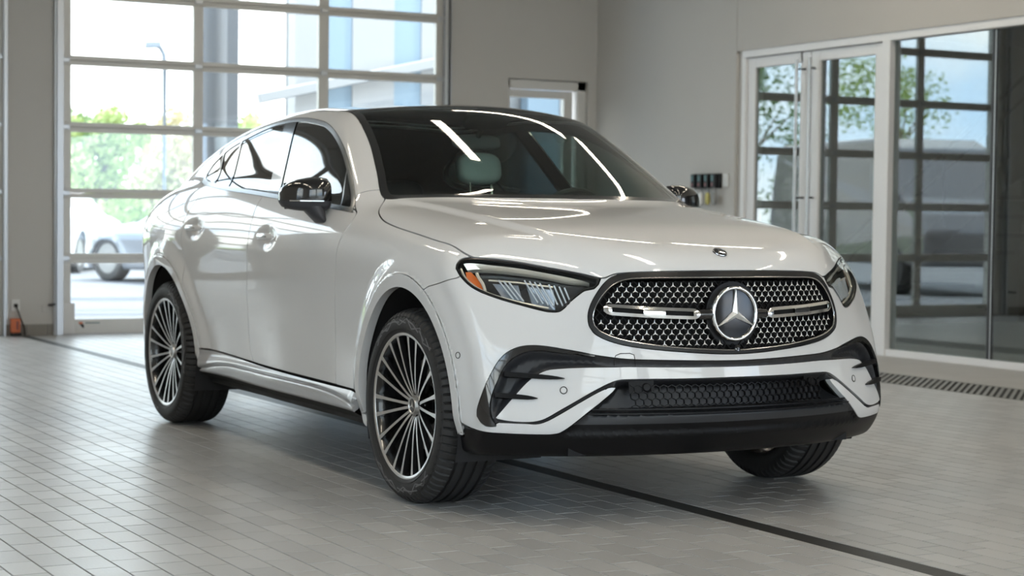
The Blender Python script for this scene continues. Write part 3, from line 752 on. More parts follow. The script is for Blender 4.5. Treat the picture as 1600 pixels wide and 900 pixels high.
# ---------------------------------------------------------------- lower intake and vents
mesh = MB(); IW, IH = .030, .0262
ip = np.array(INTAKE)
sg = []
for r in range(-3, 5):
    for c in range(-22, 23):
        w, z = (c+.5*(r % 2))*IW, .438+r*IH*.86
        for k in range(3):
            a = math.pi/6+k*math.pi/3; b = a+math.pi/3; sg.append((w+math.cos(a)*IW*.575, z+math.sin(a)*IW*.50, w+math.cos(b)*IW*.575, z+math.sin(b)*IW*.50))
sg = np.array(sg); ok = (sdf_poly(ip, sg[:, :2]) < 0) & (sdf_poly(ip, sg[:, 2:]) < 0) & (np.minimum(sg[:, 1], sg[:, 3]) > .417) & (np.abs(sg[:, [0, 2]]).max(1) < .43); sg = sg[ok]
P0, n0 = fpts(sg[:, 0], sg[:, 1], -.018); P1, n1 = fpts(sg[:, 2], sg[:, 3], -.018)
for i in range(len(sg)): mesh.strip([tuple(P0[i]), tuple(P1[i])], [tuple(n0[i]), tuple(n1[i])], .0036, .010)
mesh.build('intake_lattice', 'satin_black', car)
for zz, hw, dd in ((.413, .56, .004), (.398, .575, .010)):
    ws_ = np.linspace(-hw, hw, 40); P, n = fpts(ws_, np.full(40, zz), -.018); MB().strip([tuple(p) for p in P], [tuple(k) for k in n], .006, .016+dd).build('intake_rail', 'satin_black', car)
for s in SIDES:
    P, n = fpt(s*.364, .490, -.012)
    place(MB().lathe([(0, .012), (.012, .011), (.0145, .008), (.0150, .0), (.02, -.002)], 24, 'z'), 'parking_sensor', 'satin_black', frame_mat(P, n), car, smooth=True)
    # dark plate around it
    WSs, WEe = sorted((s*.345, s*.455)); gx = np.linspace(.425, .335, 7); zt = [.511, .512, .513, .513, .513, .513, .513]; zb = [.47]*7
    Pt, _ = fpts(s*gx, zt, -.012); Pb, _ = fpts(s*gx, zb, -.016); MB().add(np.concatenate([Pt, Pb]), [(i, i+1, 7+i+1, 7+i) for i in range(6)]).build('intake_plate', 'plastic_black', car)
    for (w, z, x0) in ((.645, .480, 0), ):
        P, n = fpt(s*w, z, .0005); ps = place(MB().lathe([(0, .0012), (.0095, .0012), (.0105, .0002), (.0105, -.004)], 24, 'z'), 'parking_sensor', 'paint', frame_mat(P, n), car, smooth=True)
        place(MB().lathe([(.0105, -.002), (.011, .0012), (.0135, .0012), (.014, -.002)], 24, 'z'), 'sensor_ring', 'satin_black', frame_mat(P, n), ps, smooth=True)
    P, n = near_skin([(1.877, .925, .591)], .0005); P = P[0]*[1, s, 1]; n = n[0]*[1, s, 1]
    ps = place(MB().lathe([(0, .0012), (.0085, .0012), (.0095, .0002)], 24, 'z'), 'parking_sensor', 'paint', frame_mat(P, n), car, smooth=True)
    place(MB().lathe([(.0095, -.002), (.010, .0012), (.0118, .0012), (.0122, -.002)], 24, 'z'), 'sensor_ring', 'satin_black', frame_mat(P, n), ps, smooth=True)
    # two vent fins
    for p0, p1 in (((2.043, .826, .534), (2.143, .640, .521)), ((2.037, .857, .461), (2.113, .731, .451))):
        t = np.linspace(0, 1, 9)[:, None]; P = np.array(p0)*(1-t)+np.array(p1)*t; A, n = near_skin(P, .012*1); A0, _ = near_skin(P, -.045)
        th = .0085*np.array([1, 1, 1, 1, 1, .95, .85, .6, .12]); A = A*[1, s, 1]; A0 = A0*[1, s, 1]
        dz = np.zeros((9, 3)); dz[:, 2] = th
        V = np.concatenate([A+dz, A-dz, A0-dz*1.1, A0+dz*1.1]); Fc = [(j*9+i, j*9+i+1, ((j+1) % 4)*9+i+1, ((j+1) % 4)*9+i) for i in range(8) for j in range(4)]+[(0, 9, 18, 27), (8, 35, 26, 17)]
        MB().add(V, Fc).build('vent_fin', 'satin_black', car, smooth=True, angle=50)
# ---------------------------------------------------------------- headlights
for s in SIDES:
    lens = panel('headlight', LA, 'lamp_lens', s, lip=0, label='clear swept-back headlight')
    back = offs(LA, .055); Q = world(back, s); mk('lamp_housing', Q[0], Q[2], 'lamp_dark', lens, Q[1])
    Vb, Nb, Tb = LA; E_ = bedges(Tb); a_, b_ = E_[:, 0], E_[:, 1]; n_ = len(E_)
    V = np.concatenate([Vb[a_]-Nb[a_]*.001, Vb[b_]-Nb[b_]*.001, Vb[a_]-Nb[a_]*.055, Vb[b_]-Nb[b_]*.055])*[1, s, 1]; i = np.arange(n_)
    mk('lamp_wall', V, np.concatenate([np.stack([i, i+n_, i+2*n_], 1), np.stack([i+n_, i+3*n_, i+2*n_], 1)]), 'lamp_dark', lens)
    edge, _r2 = split(LA, -(region(az(HL), AZ)(LA[0])+.0075)); Q = world(offs(edge, -.0008), s); mk('lamp_seal', Q[0], Q[2], 'gloss_black', lens, Q[1])
    def sm(pts, d, k=40):
        P = np.array(pts, float); t = np.linspace(0, len(P)-1, k); P = np.stack([nspline(np.arange(len(P)), P[:, j])(t) for j in range(3)], 1); A, n = near_skin(P, d); return A*[1, s, 1], n*[1, s, 1]
    top = [(1.803, .872, .920), (1.823, .850, .924), (1.879, .796, .917), (1.946, .730, .908), (2.007, .671, .896), (2.064, .610, .881), (2.104, .563, .868), (2.127, .535, .858)]
    bot = [(1.822, .868, .902), (1.850, .838, .908), (1.900, .784, .903), (1.970, .716, .893), (2.030, .655, .879), (2.078, .604, .863), (2.110, .562, .856), (2.129, .535, .852)]
    A, n = sm(top, -.012); A2, _ = sm(bot, -.022); A3, _ = sm(bot, -.045); k = len(A)
    MB().add(np.concatenate([A, A2, A3]), [(j*k+i, j*k+i+1, (j+1)*k+i+1, (j+1)*k+i) for i in range(k-1) for j in (0, 1)]).build('daylight_strip', 'drl', lens, smooth=True, angle=60)
    A, n = sm([(1.803, .884, .905), (1.835, .884, .875), (1.868, .868, .848), (1.905, .842, .826), (1.953, .800, .806), (1.997, .755, .791), (2.038, .710, .779), (2.070, .668, .769)], -.020)
    MB().tube([tuple(p) for p in A], .0045, 6).build('lamp_trim', 'drl', lens, smooth=True)
    A, n = sm([(1.858, .848, .892), (1.872, .845, .872), (1.890, .838, .850), (1.908, .838, .826)], -.018, 16); MB().tube([tuple(p) for p in A], .006, 6).build('lamp_trim', 'drl', lens, smooth=True)
    am = np.array([(1.822, .877, .898), (1.836, .861, .899), (1.863, .852, .879), (1.886, .845, .854), (1.902, .844, .832), (1.882, .861, .839), (1.860, .872, .856), (1.838, .880, .876)]); A, n = near_skin(am, -.026); A = A*[1, s, 1]
    MB().add(A, [tuple(range(8))]).build('side_reflector', 'amber', lens)
    for c0, c1, c2, c3 in (((1.905, .812, .862), (1.972, .745, .858), (2.010, .738, .785), (1.955, .790, .802)), ((1.992, .722, .856), (2.062, .648, .842), (2.085, .650, .765), (2.030, .712, .778))):
        A, n = near_skin([c0, c1, c2, c3], -.040); A = A*[1, s, 1]; MB().add(A, [(0, 1, 2, 3)]).build('lamp_reflector', 'lamp_reflector', lens)
    # three lens blocks with upright light guides
    for c0, c1, nf in (((1.925, .795, .868), (1.985, .765, .800), 3), ((1.985, .722, .868), (2.040, .695, .788), 4), ((2.045, .655, .853), (2.085, .640, .782), 4)):
        for j in range(nf):
            o_ = np.array([.0115*j, -.0150*j, -.004*j]); P, n = near_skin([np.array(c0)+o_, np.array(c1)+o_], -.030); P = P*[1, s, 1]; n = n*[1, s, 1]
            MB().strip([tuple(P[0]), tuple(P[1])], [tuple(n[0]), tuple(n[1])], .0062, .014).build('light_guide', 'lamp_clear', lens)
    P, n = near_skin([(1.90, .822, .868), (1.98, .75, .866), (2.07, .655, .850)], -.020); P = P*[1, s, 1]; MB().tube([tuple(p) for p in P], .0035, 6).build('lamp_trim', 'drl', lens, smooth=True)
# ================================================================ wheels
TW, TR_ = .1275, .3685
def tyre_mesh():
    prof = [(.262, -.100), (.268, -.112), (.276, -.120), (.292, -.1275), (.312, -.130), (.330, -.1275), (.346, -.120), (.357, -.108), (.3625, -.096)]
    grooves = (-.062, -.021, .021, .062)
    tread = [(.3655, -.088)]
    for g in grooves: tread += [(.3685, g-.0075), (.3605, g-.0055), (.3605, g+.0055), (.3685, g+.0075)]
    tread += [(.3655, .088)]
    prof = prof+tread+[(r, -h) for r, h in prof[::-1]]
    n = 360; V = []; q = len(prof)
    for k in range(n):
        t = 2*math.pi*k/n; notch = (k % 5 == 0)
        for i, (r, h) in enumerate(prof):
            rr = r
            if notch and abs(h) > .07 and abs(h) < .125 and r > .34: rr = r-.009
            tt = t+.05*h/.09*(1 if h > 0 else -1)*.3 if r > .34 else t
            V.append((rr*math.cos(tt), h, rr*math.sin(tt)))
    Fc = [(k*q+i, k*q+i+1, ((k+1) % n)*q+i+1, ((k+1) % n)*q+i) for k in range(n) for i in range(q-1)]
    return V, Fc
# the outer face of every wheel looks along -y in its own frame
tv, tf = tyre_mesh()
wheel0 = empty('wheel', (0, 0, 0), parent=car)
tyre = MB().add(tv, tf).build('tyre', 'tyre', wheel0, smooth=True, angle=24)
mkb = MB()                                                      # raised zigzag band and bead rings on the sidewall
for r_ in (.2915, .338): mkb.lathe([(r_-.0012, -.1262 if r_ < .3 else -.1225), (r_, -.1296 if r_ < .3 else -.1262), (r_+.0012, -.1272 if r_ < .3 else -.1215)], 160)
mkb.build('tyre_bead', 'tyre', wheel0, smooth=True)
for a0, a1, cnt in ((48, 140, 9), (228, 318, 9)):
    zz = MB()
    for k in range(cnt):
        t0 = math.radians(a0+(a1-a0)*k/cnt); t1 = math.radians(a0+(a1-a0)*(k+1)/cnt)
        for ra, rb in (((.306, .333) if k % 2 else (.333, .306)), ((.316, .324) if k % 3 else (.324, .33))):
            ya = -.1306+.0045*max(0, (ra-.312)/.02); yb = -.1306+.0045*max(0, (rb-.312)/.02)
            zz.strip([(ra*math.cos(t0), ya, ra*math.sin(t0)), (rb*math.cos(t1), yb, rb*math.sin(t1))], (0, -1, 0), .0060, .0012)
    zz.build('sidewall_pattern', 'tyre_mark', wheel0)
MB().lathe([(.2635, -.085), (.2640, -.1165), (.2675, -.1205), (.2765, -.1215), (.2795, -.117), (.279, -.105)], 120).build('rim_lip', 'machined', wheel0, smooth=True, angle=60)
MB().lathe([(.264, -.118), (.256, -.100), (.250, -.06), (.245, .06), (.262, .11)], 96).build('rim_barrel', 'rim_black', wheel0, smooth=True)
def spoke_mb():
    m_ = MB(); rs = .034+.232*np.linspace(0, 1, 16)**1.15; V = []
    for r in rs:
        t = (r-.034)/(.232); w = .0050+.0016*abs(t-.35)+.0030*max(0, t-.75)/.25; face = -.068-.050*t**.6; dp = .026-.008*t
        V += [(r, face, -w), (r, face, w), (r, face+dp, w*1.25), (r, face+dp, -w*1.25)]
    for i in range(len(rs)-1):
        for a, b, mt in ((0, 1, 0), (1, 2, 1), (2, 3, 1), (3, 0, 1)): m_.add([V[4*i+a], V[4*i+b], V[4*i+4+b], V[4*i+4+a]], [(0, 1, 2, 3)], mt)
    return m_
sp0 = None
for k in range(20):
    # spokes lean in pairs
    ang = math.radians(18*k+(3.2 if k % 2 else -3.2)*0.35)
    if sp0 is None: sp0 = spoke_mb().build('spoke', None, wheel0, mats=['machined', 'rim_black']); o = sp0
    else: o = inst(sp0, 'spoke', parent=wheel0)
    o.rotation_euler = (0, ang, 0)
MB().lathe([(.0, -.066), (.030, -.067), (.052, -.064), (.058, -.058), (.058, -.02)], 48).build('hub', 'rim_black', wheel0, smooth=True, angle=50)
hc = MB().lathe([(0, -.086), (.026, -.0855), (.0285, -.083), (.0285, -.06)], 40).build('hub_cap', 'gloss_black', wheel0, smooth=True, angle=40)
MB().lathe([(.0255, -.085), (.0275, -.0885), (.0325, -.0885), (.0345, -.083), (.0345, -.062)], 40).build('hub_ring', 'machined', wheel0, smooth=True, angle=50)
v, f = tri_star(.024, .0042, .003); MB().add([(x, -.0858-z, y) for x, y, z in v], f).build('cap_star', 'chrome', wheel0)
for k in range(5):
    t = 2*math.pi*(k+.25)/5; c_ = (.0500*math.cos(t), -.0790, .0500*math.sin(t))
    MB().lathe([(0, .004), (.0085, .004), (.0100, 0), (.0105, .016)], 16, 'y', c_).build('lug_recess', 'dark_gap', wheel0, smooth=True)
MB().lathe([(.075, -.015), (.178, -.015), (.178, .012), (.075, .012)], 64).build('brake_disc', 'brake_steel', wheel0)
cal = MB()
for k in range(10):
    t0 = math.radians(-38+7.6*k); t1 = t0+math.radians(7.6); P_ = [(r*math.cos(t), y, r*math.sin(t)) for t in (t0, t1) for r in (.125, .196) for y in (-.042, .04)]
    cal.add(P_, [(0, 2, 6, 4), (1, 5, 7, 3), (2, 3, 7, 6), (0, 4, 5, 1)]+([(0, 1, 3, 2)] if k == 0 else [])+([(4, 6, 7, 5)] if k == 9 else []))
caliper0 = cal.build('brake_caliper', 'lamp_dark', wheel0)
ROLLS = {(1, -1): .07, (-1, -1): 1.1, (1, 1): .4, (-1, 1): .9}
def copy_tree(o, parent):
    c = o.copy(); link(c); c.parent = parent
    for ch in [k for k in o.children]: copy_tree(ch, c)
    return c
wheels = []
for (ex, s) in ((1, -1), (-1, -1), (1, 1), (-1, 1)):
    w_ = wheel0 if not wheels else copy_tree(wheel0, car); wheels.append(w_)
for (ex, s), w_ in zip(((1, -1), (-1, -1), (1, 1), (-1, 1)), wheels):
    w_.location = (ex*WX, s*.8105, TR_); w_.rotation_euler = (0, ROLLS[ex, s], 0 if s < 0 else math.pi)
    for ch in w_.children:                                      # calipers do not turn with the wheel
        if ch.name.startswith('brake_caliper'): ch.rotation_euler = (0, -ROLLS[ex, s]+(math.pi if ex < 0 else 0), 0)
# wheel housings
for ex in (1, -1):
    for s in SIDES:
        o = MB(); n_ = 24; V = []
        for k in range(n_+1):
            t = math.pi*(-.12+1.24*k/n_); x_, z_ = ex*WX+(ARX+.012)*math.cos(t), WR+(ARZ+.012)*math.sin(t)
            V += [(x_, s*.905, z_), (x_, s*.55, z_)]
        Fc = [(2*k, 2*k+2, 2*k+3, 2*k+1) for k in range(n_)]; b_ = len(V); V += [(ex*WX, s*.55, WR)]; Fc += [(2*k+1, 2*k+3, b_) for k in range(n_)]
        o.add(V, Fc); o.build('wheel_housing', 'liner_black', car, smooth=True, angle=50)
# underbody, axles
u_ = MB(); u_.box(-1.0, 1.0, -.80, .80, .235, .30); u_.box(-2.25, -.95, -.50, .50, .27, .40); u_.box(.95, 1.95, -.50, .50, .25, .40); u_.box(1.86, 2.14, -.62, .62, .245, .30); u_.box(1.80, 1.93, -.84, .84, .245, .30)
u_.build('underbody', 'plastic_black', car)
for ex in (1, -1): MB().tube([(ex*WX, -.74, TR_), (ex*WX, .74, TR_)], .035, 12).build('axle', 'liner_black', car)
# small air deflectors ahead of the front tyres
for s in SIDES: MB().box(1.80, 1.815, min(s*.62, s*.88), max(s*.62, s*.88), .205, .33).build('air_deflector', 'liner_black', car)
# ================================================================ mirrors and handles
def loft(rings, closed=True):
    k = len(rings[0]); V = [p for r in rings for p in r]; n = len(rings)
    Fc = [(i*k+j, i*k+(j+1) % k, (i+1)*k+(j+1) % k, (i+1)*k+j) for i in range(n-1) for j in range(k)]
    Fc += [tuple(range(k))[::-1], tuple((n-1)*k+j for j in range(k))]; return V, Fc
def sup_ring(c, ax, ay, p=2.6, n=28, flat=0):
    R_ = []
    for j in range(n):
        t = 2*math.pi*j/n; ct, st = math.cos(t), math.sin(t)
        R_.append((c[0]+ax*math.copysign(abs(ct)**(2/p), ct), c[1], c[2]+ay*math.copysign(abs(st)**(2/p), st)))
    return R_
for s in SIDES:
    d = doors['f', s]
    st_ = [(.852, .020, .034, .512, 1.160), (.858, .050, .060, .510, 1.166), (.872, .066, .070, .508, 1.169), (.90, .074, .073, .505, 1.170), (.94, .075, .072, .500, 1.169), (.985, .070, .066, .492, 1.166), (1.018, .058, .056, .482, 1.162), (1.041, .040, .042, .472, 1.157), (1.054, .018, .022, .466, 1.153)]
    rings = [sup_ring((x, s*y, z), ax, az_, 2.9, 32) for y, ax, az_, x, z in st_]
    V, Fc = loft(rings); V = np.array(V); body = MB().add(V, Fc)
    bm = bmesh.new(); me = bpy.data.meshes.new('mirror'); me.from_pydata([tuple(v) for v in V], [], Fc); bm.from_mesh(me)
    up_b = bm.copy()
    for b_, clr_in, clr_out, nm, mt in ((up_b, False, True, 'mirror_cap', 'gloss_black'), (bm, True, False, 'mirror_base', 'mirror_grey')):
        bmesh.ops.bisect_plane(b_, geom=b_.verts[:]+b_.edges[:]+b_.faces[:], plane_co=(.5, s*.95, 1.143), plane_no=(0, 0, -1), clear_inner=clr_in, clear_outer=clr_out)
        bmesh.ops.recalc_face_normals(b_, faces=b_.faces)
        for f_ in b_.faces: f_.smooth = True
        if nm == 'mirror_base':
            for v_ in b_.verts: v_.co.z += .0015; v_.co.x = .50+(v_.co.x-.50)*.99
        m2 = bpy.data.meshes.new(nm); b_.to_mesh(m2); m2.materials.append(MATS[mt])
        link(bpy.data.objects.new(nm, m2), d); b_.free()
    # thin light strip and stalk
    MB().strip([(.577, s*.90, 1.142), (.574, s*.95, 1.142), (.560, s*1.0, 1.142), (.528, s*1.034, 1.142)], (1, s*.25, 0), .006, .004).build('mirror_indicator', 'satin_chrome', d)
    st2 = [(.520, .868, 1.046, .056, .012), (.520, .888, 1.052, .058, .018), (.517, .902, 1.072, .060, .027), (.513, .914, 1.095, .062, .040), (.510, .926, 1.122, .060, .052)]
    rg = [[(x+ax*math.cos(t), s*(y+by*math.sin(t)), z) for t in [2*math.pi*j/20 for j in range(20)]] for x, y, z, ax, by in st2]
    V, Fc = loft(rg); MB().add(V, Fc).build('mirror_stalk', 'mirror_grey', d, smooth=True, angle=60)
    MB().strip([(.437, s*.885, 1.168), (.430, s*1.02, 1.162)], (-1, 0, 0), .11, .002).build('mirror_glass', 'chrome', d)
    for key, hx, hz in (('f', -.05, .980), ('r', -1.02, 1.008)):
        wv = skin_w([hx-.11, hx-.075, hx+.085, hx+.11], [hz]*4); y0 = float(wv[1])
        rg = []
        for t in np.linspace(-1, 1, 15):
            x = hx+.005+.108*t; e_ = max(.12, (1-abs(t)**4)**.5); yo = float(np.interp(x, [hx-.11, hx-.075, hx+.085, hx+.11], wv))
            cy = yo+.020*(1-t**4)+.002; rg.append([(x, s*(cy+.009*e_*math.cos(a)), hz+.004+.016*e_*math.sin(a)) for a in [2*math.pi*j/16 for j in range(16)]])
        V, Fc = loft(rg); h_ = MB().add(V, Fc).build('door_handle', 'paint', doors[key, s], smooth=True, angle=60)
        rg = [[(hx+.005+.100*t, s*(float(np.interp(hx+.1*t, [hx-.11, hx-.075, hx+.085, hx+.11], wv))+.0305*(1-t**4)+.0015+.0015*math.cos(a)), hz+.004+.0035*math.sin(a)) for a in [2*math.pi*j/8 for j in range(8)]] for t in np.linspace(-.9, .9, 11)]
        V, Fc = loft(rg); MB().add(V, Fc).build('handle_strip', 'chrome', doors[key, s], smooth=True)
# tow-eye cover line on the bumper
P, n = near_skin([(2.205, .475, .566), (2.206, .474, .590), (2.207, .470, .602), (2.214, .455, .609), (2.222, .420, .610), (2.228, .406, .604), (2.229, .404, .592), (2.231, .403, .562)], .0004)
MB().tube([tuple(p*[1, -1, 1]) for p in P], .0013, 5).build('tow_cover_seam', 'dark_gap', car)
# tail lamps
tl = split(SHELL, np.maximum(np.maximum(SHELL[0][:, 0]+2.15, .93-SHELL[0][:, 2]), SHELL[0][:, 2]-1.02))[0]
if len(tl[2]): panel('tail_light', offs(tl, -.003), 'red_lens', 0, lip=.004)
# ================================================================ cabin
cab = MB()
dash = []
for y in np.linspace(-.70, .70, 15):
    q_ = 1-(abs(y)/.75)**2*.10
    dash.append([(x, y, z) for x, z in ((1.02*q_, 1.07), (.90*q_, 1.095), (.72*q_, 1.105), (.56*q_, 1.095), (.50, 1.06), (.50, .95), (.60, .70), (1.0, .70))])
V = [p for r in dash for p in r]; k = 8; cab.add(V, [(i*k+j, i*k+(j+1) % k, (i+1)*k+(j+1) % k, (i+1)*k+j) for i in range(14) for j in range(k)]+[tuple(range(8)), tuple(14*8+j for j in range(8))])
cab.build('dashboard', 'cabin_black', car, smooth=True, angle=40)
B('cabin_floor', 'cabin_black', -1.9, 1.0, -.78, .78, .30, .36, car)
B('parcel_shelf', 'cabin_black', -1.9, -1.30, -.68, .68, .95, 1.0, car)
def cushion(c, sx, sy, sz, tilt=0, p=3.2, n=20, m=12):
    V = []; ct, st = math.cos(tilt), math.sin(tilt)
    for i in range(m+1):
        a = -math.pi/2+math.pi*i/m
        for j in range(n):
            b = 2*math.pi*j/n; f_ = lambda v: math.copysign(abs(v)**(2/p), v)
            x, y, z = sx*f_(math.cos(a))*f_(math.cos(b)), sy*f_(math.cos(a))*f_(math.sin(b)), sz*f_(math.sin(a))
            V.append((c[0]+x*ct-z*st, c[1]+y, c[2]+x*st+z*ct))
    return V, [(i*n+j, i*n+(j+1) % n, (i+1)*n+(j+1) % n, (i+1)*n+j) for i in range(m) for j in range(n)]
for y_, mt in ((-.40, 'cabin_grey'), (.40, 'seat_light')):
    V, Fc = cushion((-.10, y_, .56), .26, .25, .10); seat = MB().add(V, Fc).build('seat', 'cabin_grey', car, smooth=True)
    V, Fc = cushion((-.40, y_, .86), .085, .245, .33, .28); MB().add(V, Fc).build('backrest', 'cabin_grey', seat, smooth=True)
    V, Fc = cushion((-.52, y_, 1.325), .055, .120, .080, .22); MB().add(V, Fc).build('headrest', mt, seat, smooth=True)
    for dy in (-.06, .06): MB().tube([(-.50, y_+dy, 1.27), (-.47, y_+dy, 1.12)], .007, 8).build('headrest_post', 'chrome', seat, smooth=True)
for y_ in (-.36, .36):
    V, Fc = cushion((-1.30, y_, .86), .09, .30, .30, .3); rs_ = MB().add(V, Fc).build('rear_seat', 'cabin_grey', car, smooth=True)
    V, Fc = cushion((-1.36, y_, 1.20), .05, .13, .075, .25); MB().add(V, Fc).build('headrest', 'cabin_grey', rs_, smooth=True)
# steering wheel, inside mirror, camera pod
sw = MB(); n_ = 40; Mx = Matrix.Translation((.42, .37, 1.04)) @ Matrix.Rotation(math.radians(-64), 4, 'Y')
sw.tube([Mx @ Vector((.185*math.cos(2*math.pi*k/n_), .185*math.sin(2*math.pi*k/n_), 0)) for k in range(n_+1)], .016, 8, cap=False)
for a in (0, math.pi, math.pi*1.5): sw.tube([Mx @ Vector((.03*math.cos(a), .03*math.sin(a), 0)), Mx @ Vector((.18*math.cos(a), .18*math.sin(a), 0))], .014, 6)
sw.build('steering_wheel', 'cabin_black', car, smooth=True)
P, n = near_skin([(.36, 0, 1.56)], -.03)
V, Fc = cushion((.315, 0, 1.520), .060, .115, .028, .5); MB().add(V, Fc).build('camera_pod', 'pod_black', car, smooth=True)
V, Fc = cushion((.22, .0, 1.425), .016, .125, .036, .25); im_ = MB().add(V, Fc).build('inside_mirror', 'cabin_grey', car, smooth=True)
MB().tube([(.24, 0, 1.45), (.29, 0, 1.50)], .012, 8).build('mirror_stem', 'cabin_black', im_)
cq = [(1.005, .380, 1.122), (1.000, .465, 1.122), (.958, .465, 1.164), (.963, .380, 1.166)]
card = MB().add(cq+[(x-.002, y, z-.002) for x, y, z in cq], [(0, 1, 2, 3), (7, 6, 5, 4), (0, 4, 5, 1), (1, 5, 6, 2), (2, 6, 7, 3), (3, 7, 4, 0)]).build('paper_card', 'card_white')
tag(card, 'small white paper card on the dashboard behind the windscreen', 'card')
# ================================================================ the room
XB, YR, YL, XFR, ZC = -8.29, 5.80, -4.75, 13.0, 5.60
pm('wall', (.56, .545, .52), .85, var=.05, vscale=.9, bump=.12, bscale=140)
pm('ceiling', (.42, .42, .41), .9)
pm('grout', (.085, .084, .081), .9)
pm('concrete', (.46, .455, .445), .55, var=.10, vscale=3, bump=.05, bscale=40)
pm('aluminium', (.60, .585, .55), .42, .35, var=.06, vscale=6)
pm('alu_light', (.70, .69, .67), .4, .1)
pm('white_frame', (.80, .80, .81), .38)
pm('steel', (.55, .56, .57), .32, .9)
pm('black_metal', (.02, .02, .022), .4, .3)
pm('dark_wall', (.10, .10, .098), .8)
pm('orange', (.62, .16, .06), .5)
pm('white_plastic', (.75, .75, .74), .4)
pm('rubber', (.02, .02, .02), .7)
pm('base_tile', (.26, .245, .22), .6, var=.1)
pm('grate', (.26, .26, .25), .5, .1, var=.2, vscale=20)
pm('slot', (.035, .035, .034), .5, .2, var=.4, vscale=30)
pm('yellow', (.55, .50, .16), .5)
pm('teal', (.05, .13, .14), .4)
pm('plum', (.16, .05, .06), .4)
pm('wood', (.25, .17, .10), .5, var=.2)
emat('led', (1.0, .89, .72), 10.5)
# tile material: every paver gets its own slight shade from its place in the bond
TP, TL, TY0 = .1074, .2005, -2.572
m_, t_ = new_mat('tile'); n_ = t_.nodes.new; l_ = t_.links.new
def mth(op, a, b=None, c=None):
    q = n_('ShaderNodeMath'); q.operation = op
    for i, v in enumerate((a, b, c)):
        if v is None: continue
        if isinstance(v, (int, float)): q.inputs[i].default_value = v
        else: l_(v, q.inputs[i])
    return q.outputs[0]
g_ = n_('ShaderNodeNewGeometry'); sx = n_('ShaderNodeSeparateXYZ'); l_(g_.outputs['Position'], sx.inputs[0])
row = mth('FLOOR', mth('DIVIDE', mth('SUBTRACT', sx.outputs[1], TY0), TP)); off = mth('MULTIPLY', mth('FLOORED_MODULO', row, 2.), TL/2)
colm = mth('FLOOR', mth('DIVIDE', mth('SUBTRACT', sx.outputs[0], off), TL)); cb = n_('ShaderNodeCombineXYZ'); l_(row, cb.inputs[0]); l_(colm, cb.inputs[1])
wn = n_('ShaderNodeTexWhiteNoise'); wn.noise_dimensions = '2D'; l_(cb.outputs[0], wn.inputs['Vector'])
nz_ = n_('ShaderNodeTexNoise'); nz_.inputs['Scale'].default_value = 1.3; nz_.inputs['Detail'].default_value = 6; l_(g_.outputs['Position'], nz_.inputs['Vector'])
fac = mth('MULTIPLY_ADD', wn.outputs['Value'], .55, mth('MULTIPLY', nz_.outputs['Fac'], .45))
mx_ = n_('ShaderNodeMix'); mx_.data_type = 'RGBA'; mx_.inputs['A'].default_value = (.345, .342, .337, 1); mx_.inputs['B'].default_value = (.50, .496, .488, 1); l_(fac, mx_.inputs['Factor'])
b_ = n_('ShaderNodeBsdfPrincipled'); o_ = n_('ShaderNodeOutputMaterial'); l_(mx_.outputs['Result'], b_.inputs['Base Color']); l_(b_.outputs[0], o_.inputs[0])
l_(mth('MULTIPLY_ADD', nz_.outputs['Fac'], .20, .24), b_.inputs['Roughness'])
n2_ = n_('ShaderNodeTexNoise'); n2_.inputs['Scale'].default_value = 90; l_(g_.outputs['Position'], n2_.inputs['Vector']); bp = n_('ShaderNodeBump'); bp.inputs['Strength'].default_value = .06; bp.inputs['Distance'].default_value = .01
l_(n2_.outputs['Fac'], bp.inputs['Height']); l_(bp.outputs[0], b_.inputs['Normal'])

def struct(o): o['kind'] = 'structure'; return o
YT = 4.18                                                       # tiled up to here, then the grate and a plain strip
floor = struct(MB().box(XB-.3, XFR+.3, YL-.3, 4.18, -.20, -.0045).box(XB-.3, XFR+.3, 4.75, YR+8, -.20, -.0045).box(XB-.3, XB+2, 4.18, 4.75, -.20, -.0045).box(XB+2, XFR+.3, 4.18, 4.75, -.25, -.18).build('floor', 'grout'))
# pavers
h_, gp = .0045, .0019
def tile_geo(x0, x1, y0, y1): return [(x0+gp, y0+gp, -h_), (x1-gp, y0+gp, -h_), (x1-gp, y1-gp, -h_), (x0+gp, y1-gp, -h_), (x0+gp+.0012, y0+gp+.0012, 0), (x1-gp-.0012, y0+gp+.0012, 0), (x1-gp-.0012, y1-gp-.0012, 0), (x0+gp+.0012, y1-gp-.0012, 0)]
TF = [(4, 5, 6, 7), (0, 1, 5, 4), (1, 2, 6, 5), (2, 3, 7, 6), (3, 0, 4, 7)]
tiles = []
r0, r1 = int(math.floor((YL-TY0)/TP)), int(math.ceil((YT-TY0)/TP))
for r in range(r0, r1):
    y0, y1 = TY0+r*TP, TY0+(r+1)*TP
    segs = [(max(y0, YL), min(y1, YT))]
    if y1 > -.050 and y0 < .046: segs = [(y0, min(y1, -.050))] if y0 < -.050 else []
    if y1 > .046 and y0 < .046: segs.append((.046, y1))
    for ya, yb in segs:
        if yb-ya < .012: continue
        for c in range(int((XB)/TL)-2, int(XFR/TL)+1):
            xa = c*TL+(TL/2 if r % 2 else 0); xb = xa+TL
            if xb < XB+.02 or xa > 9.5: continue
            tiles.append((max(xa, XB), xb, ya, yb))
C_ = np.array([((a+b)/2, (c+d)/2, 0) for a, b, c, d in tiles]); D_ = C_-np.array(CAM_P); zz_ = D_@_f
pu = 800+FPX*(D_@_r)/np.maximum(zz_, .1); pv = 450-FPX*(D_@_u)/np.maximum(zz_, .1)
under = (np.abs(C_[:, 1]) < .95) & (C_[:, 0] > -2.2) & (C_[:, 0] < 2.0)
full = np.array([(b-a) > TL-.01 and (d-c) > TP-.004 for a, b, c, d in tiles])
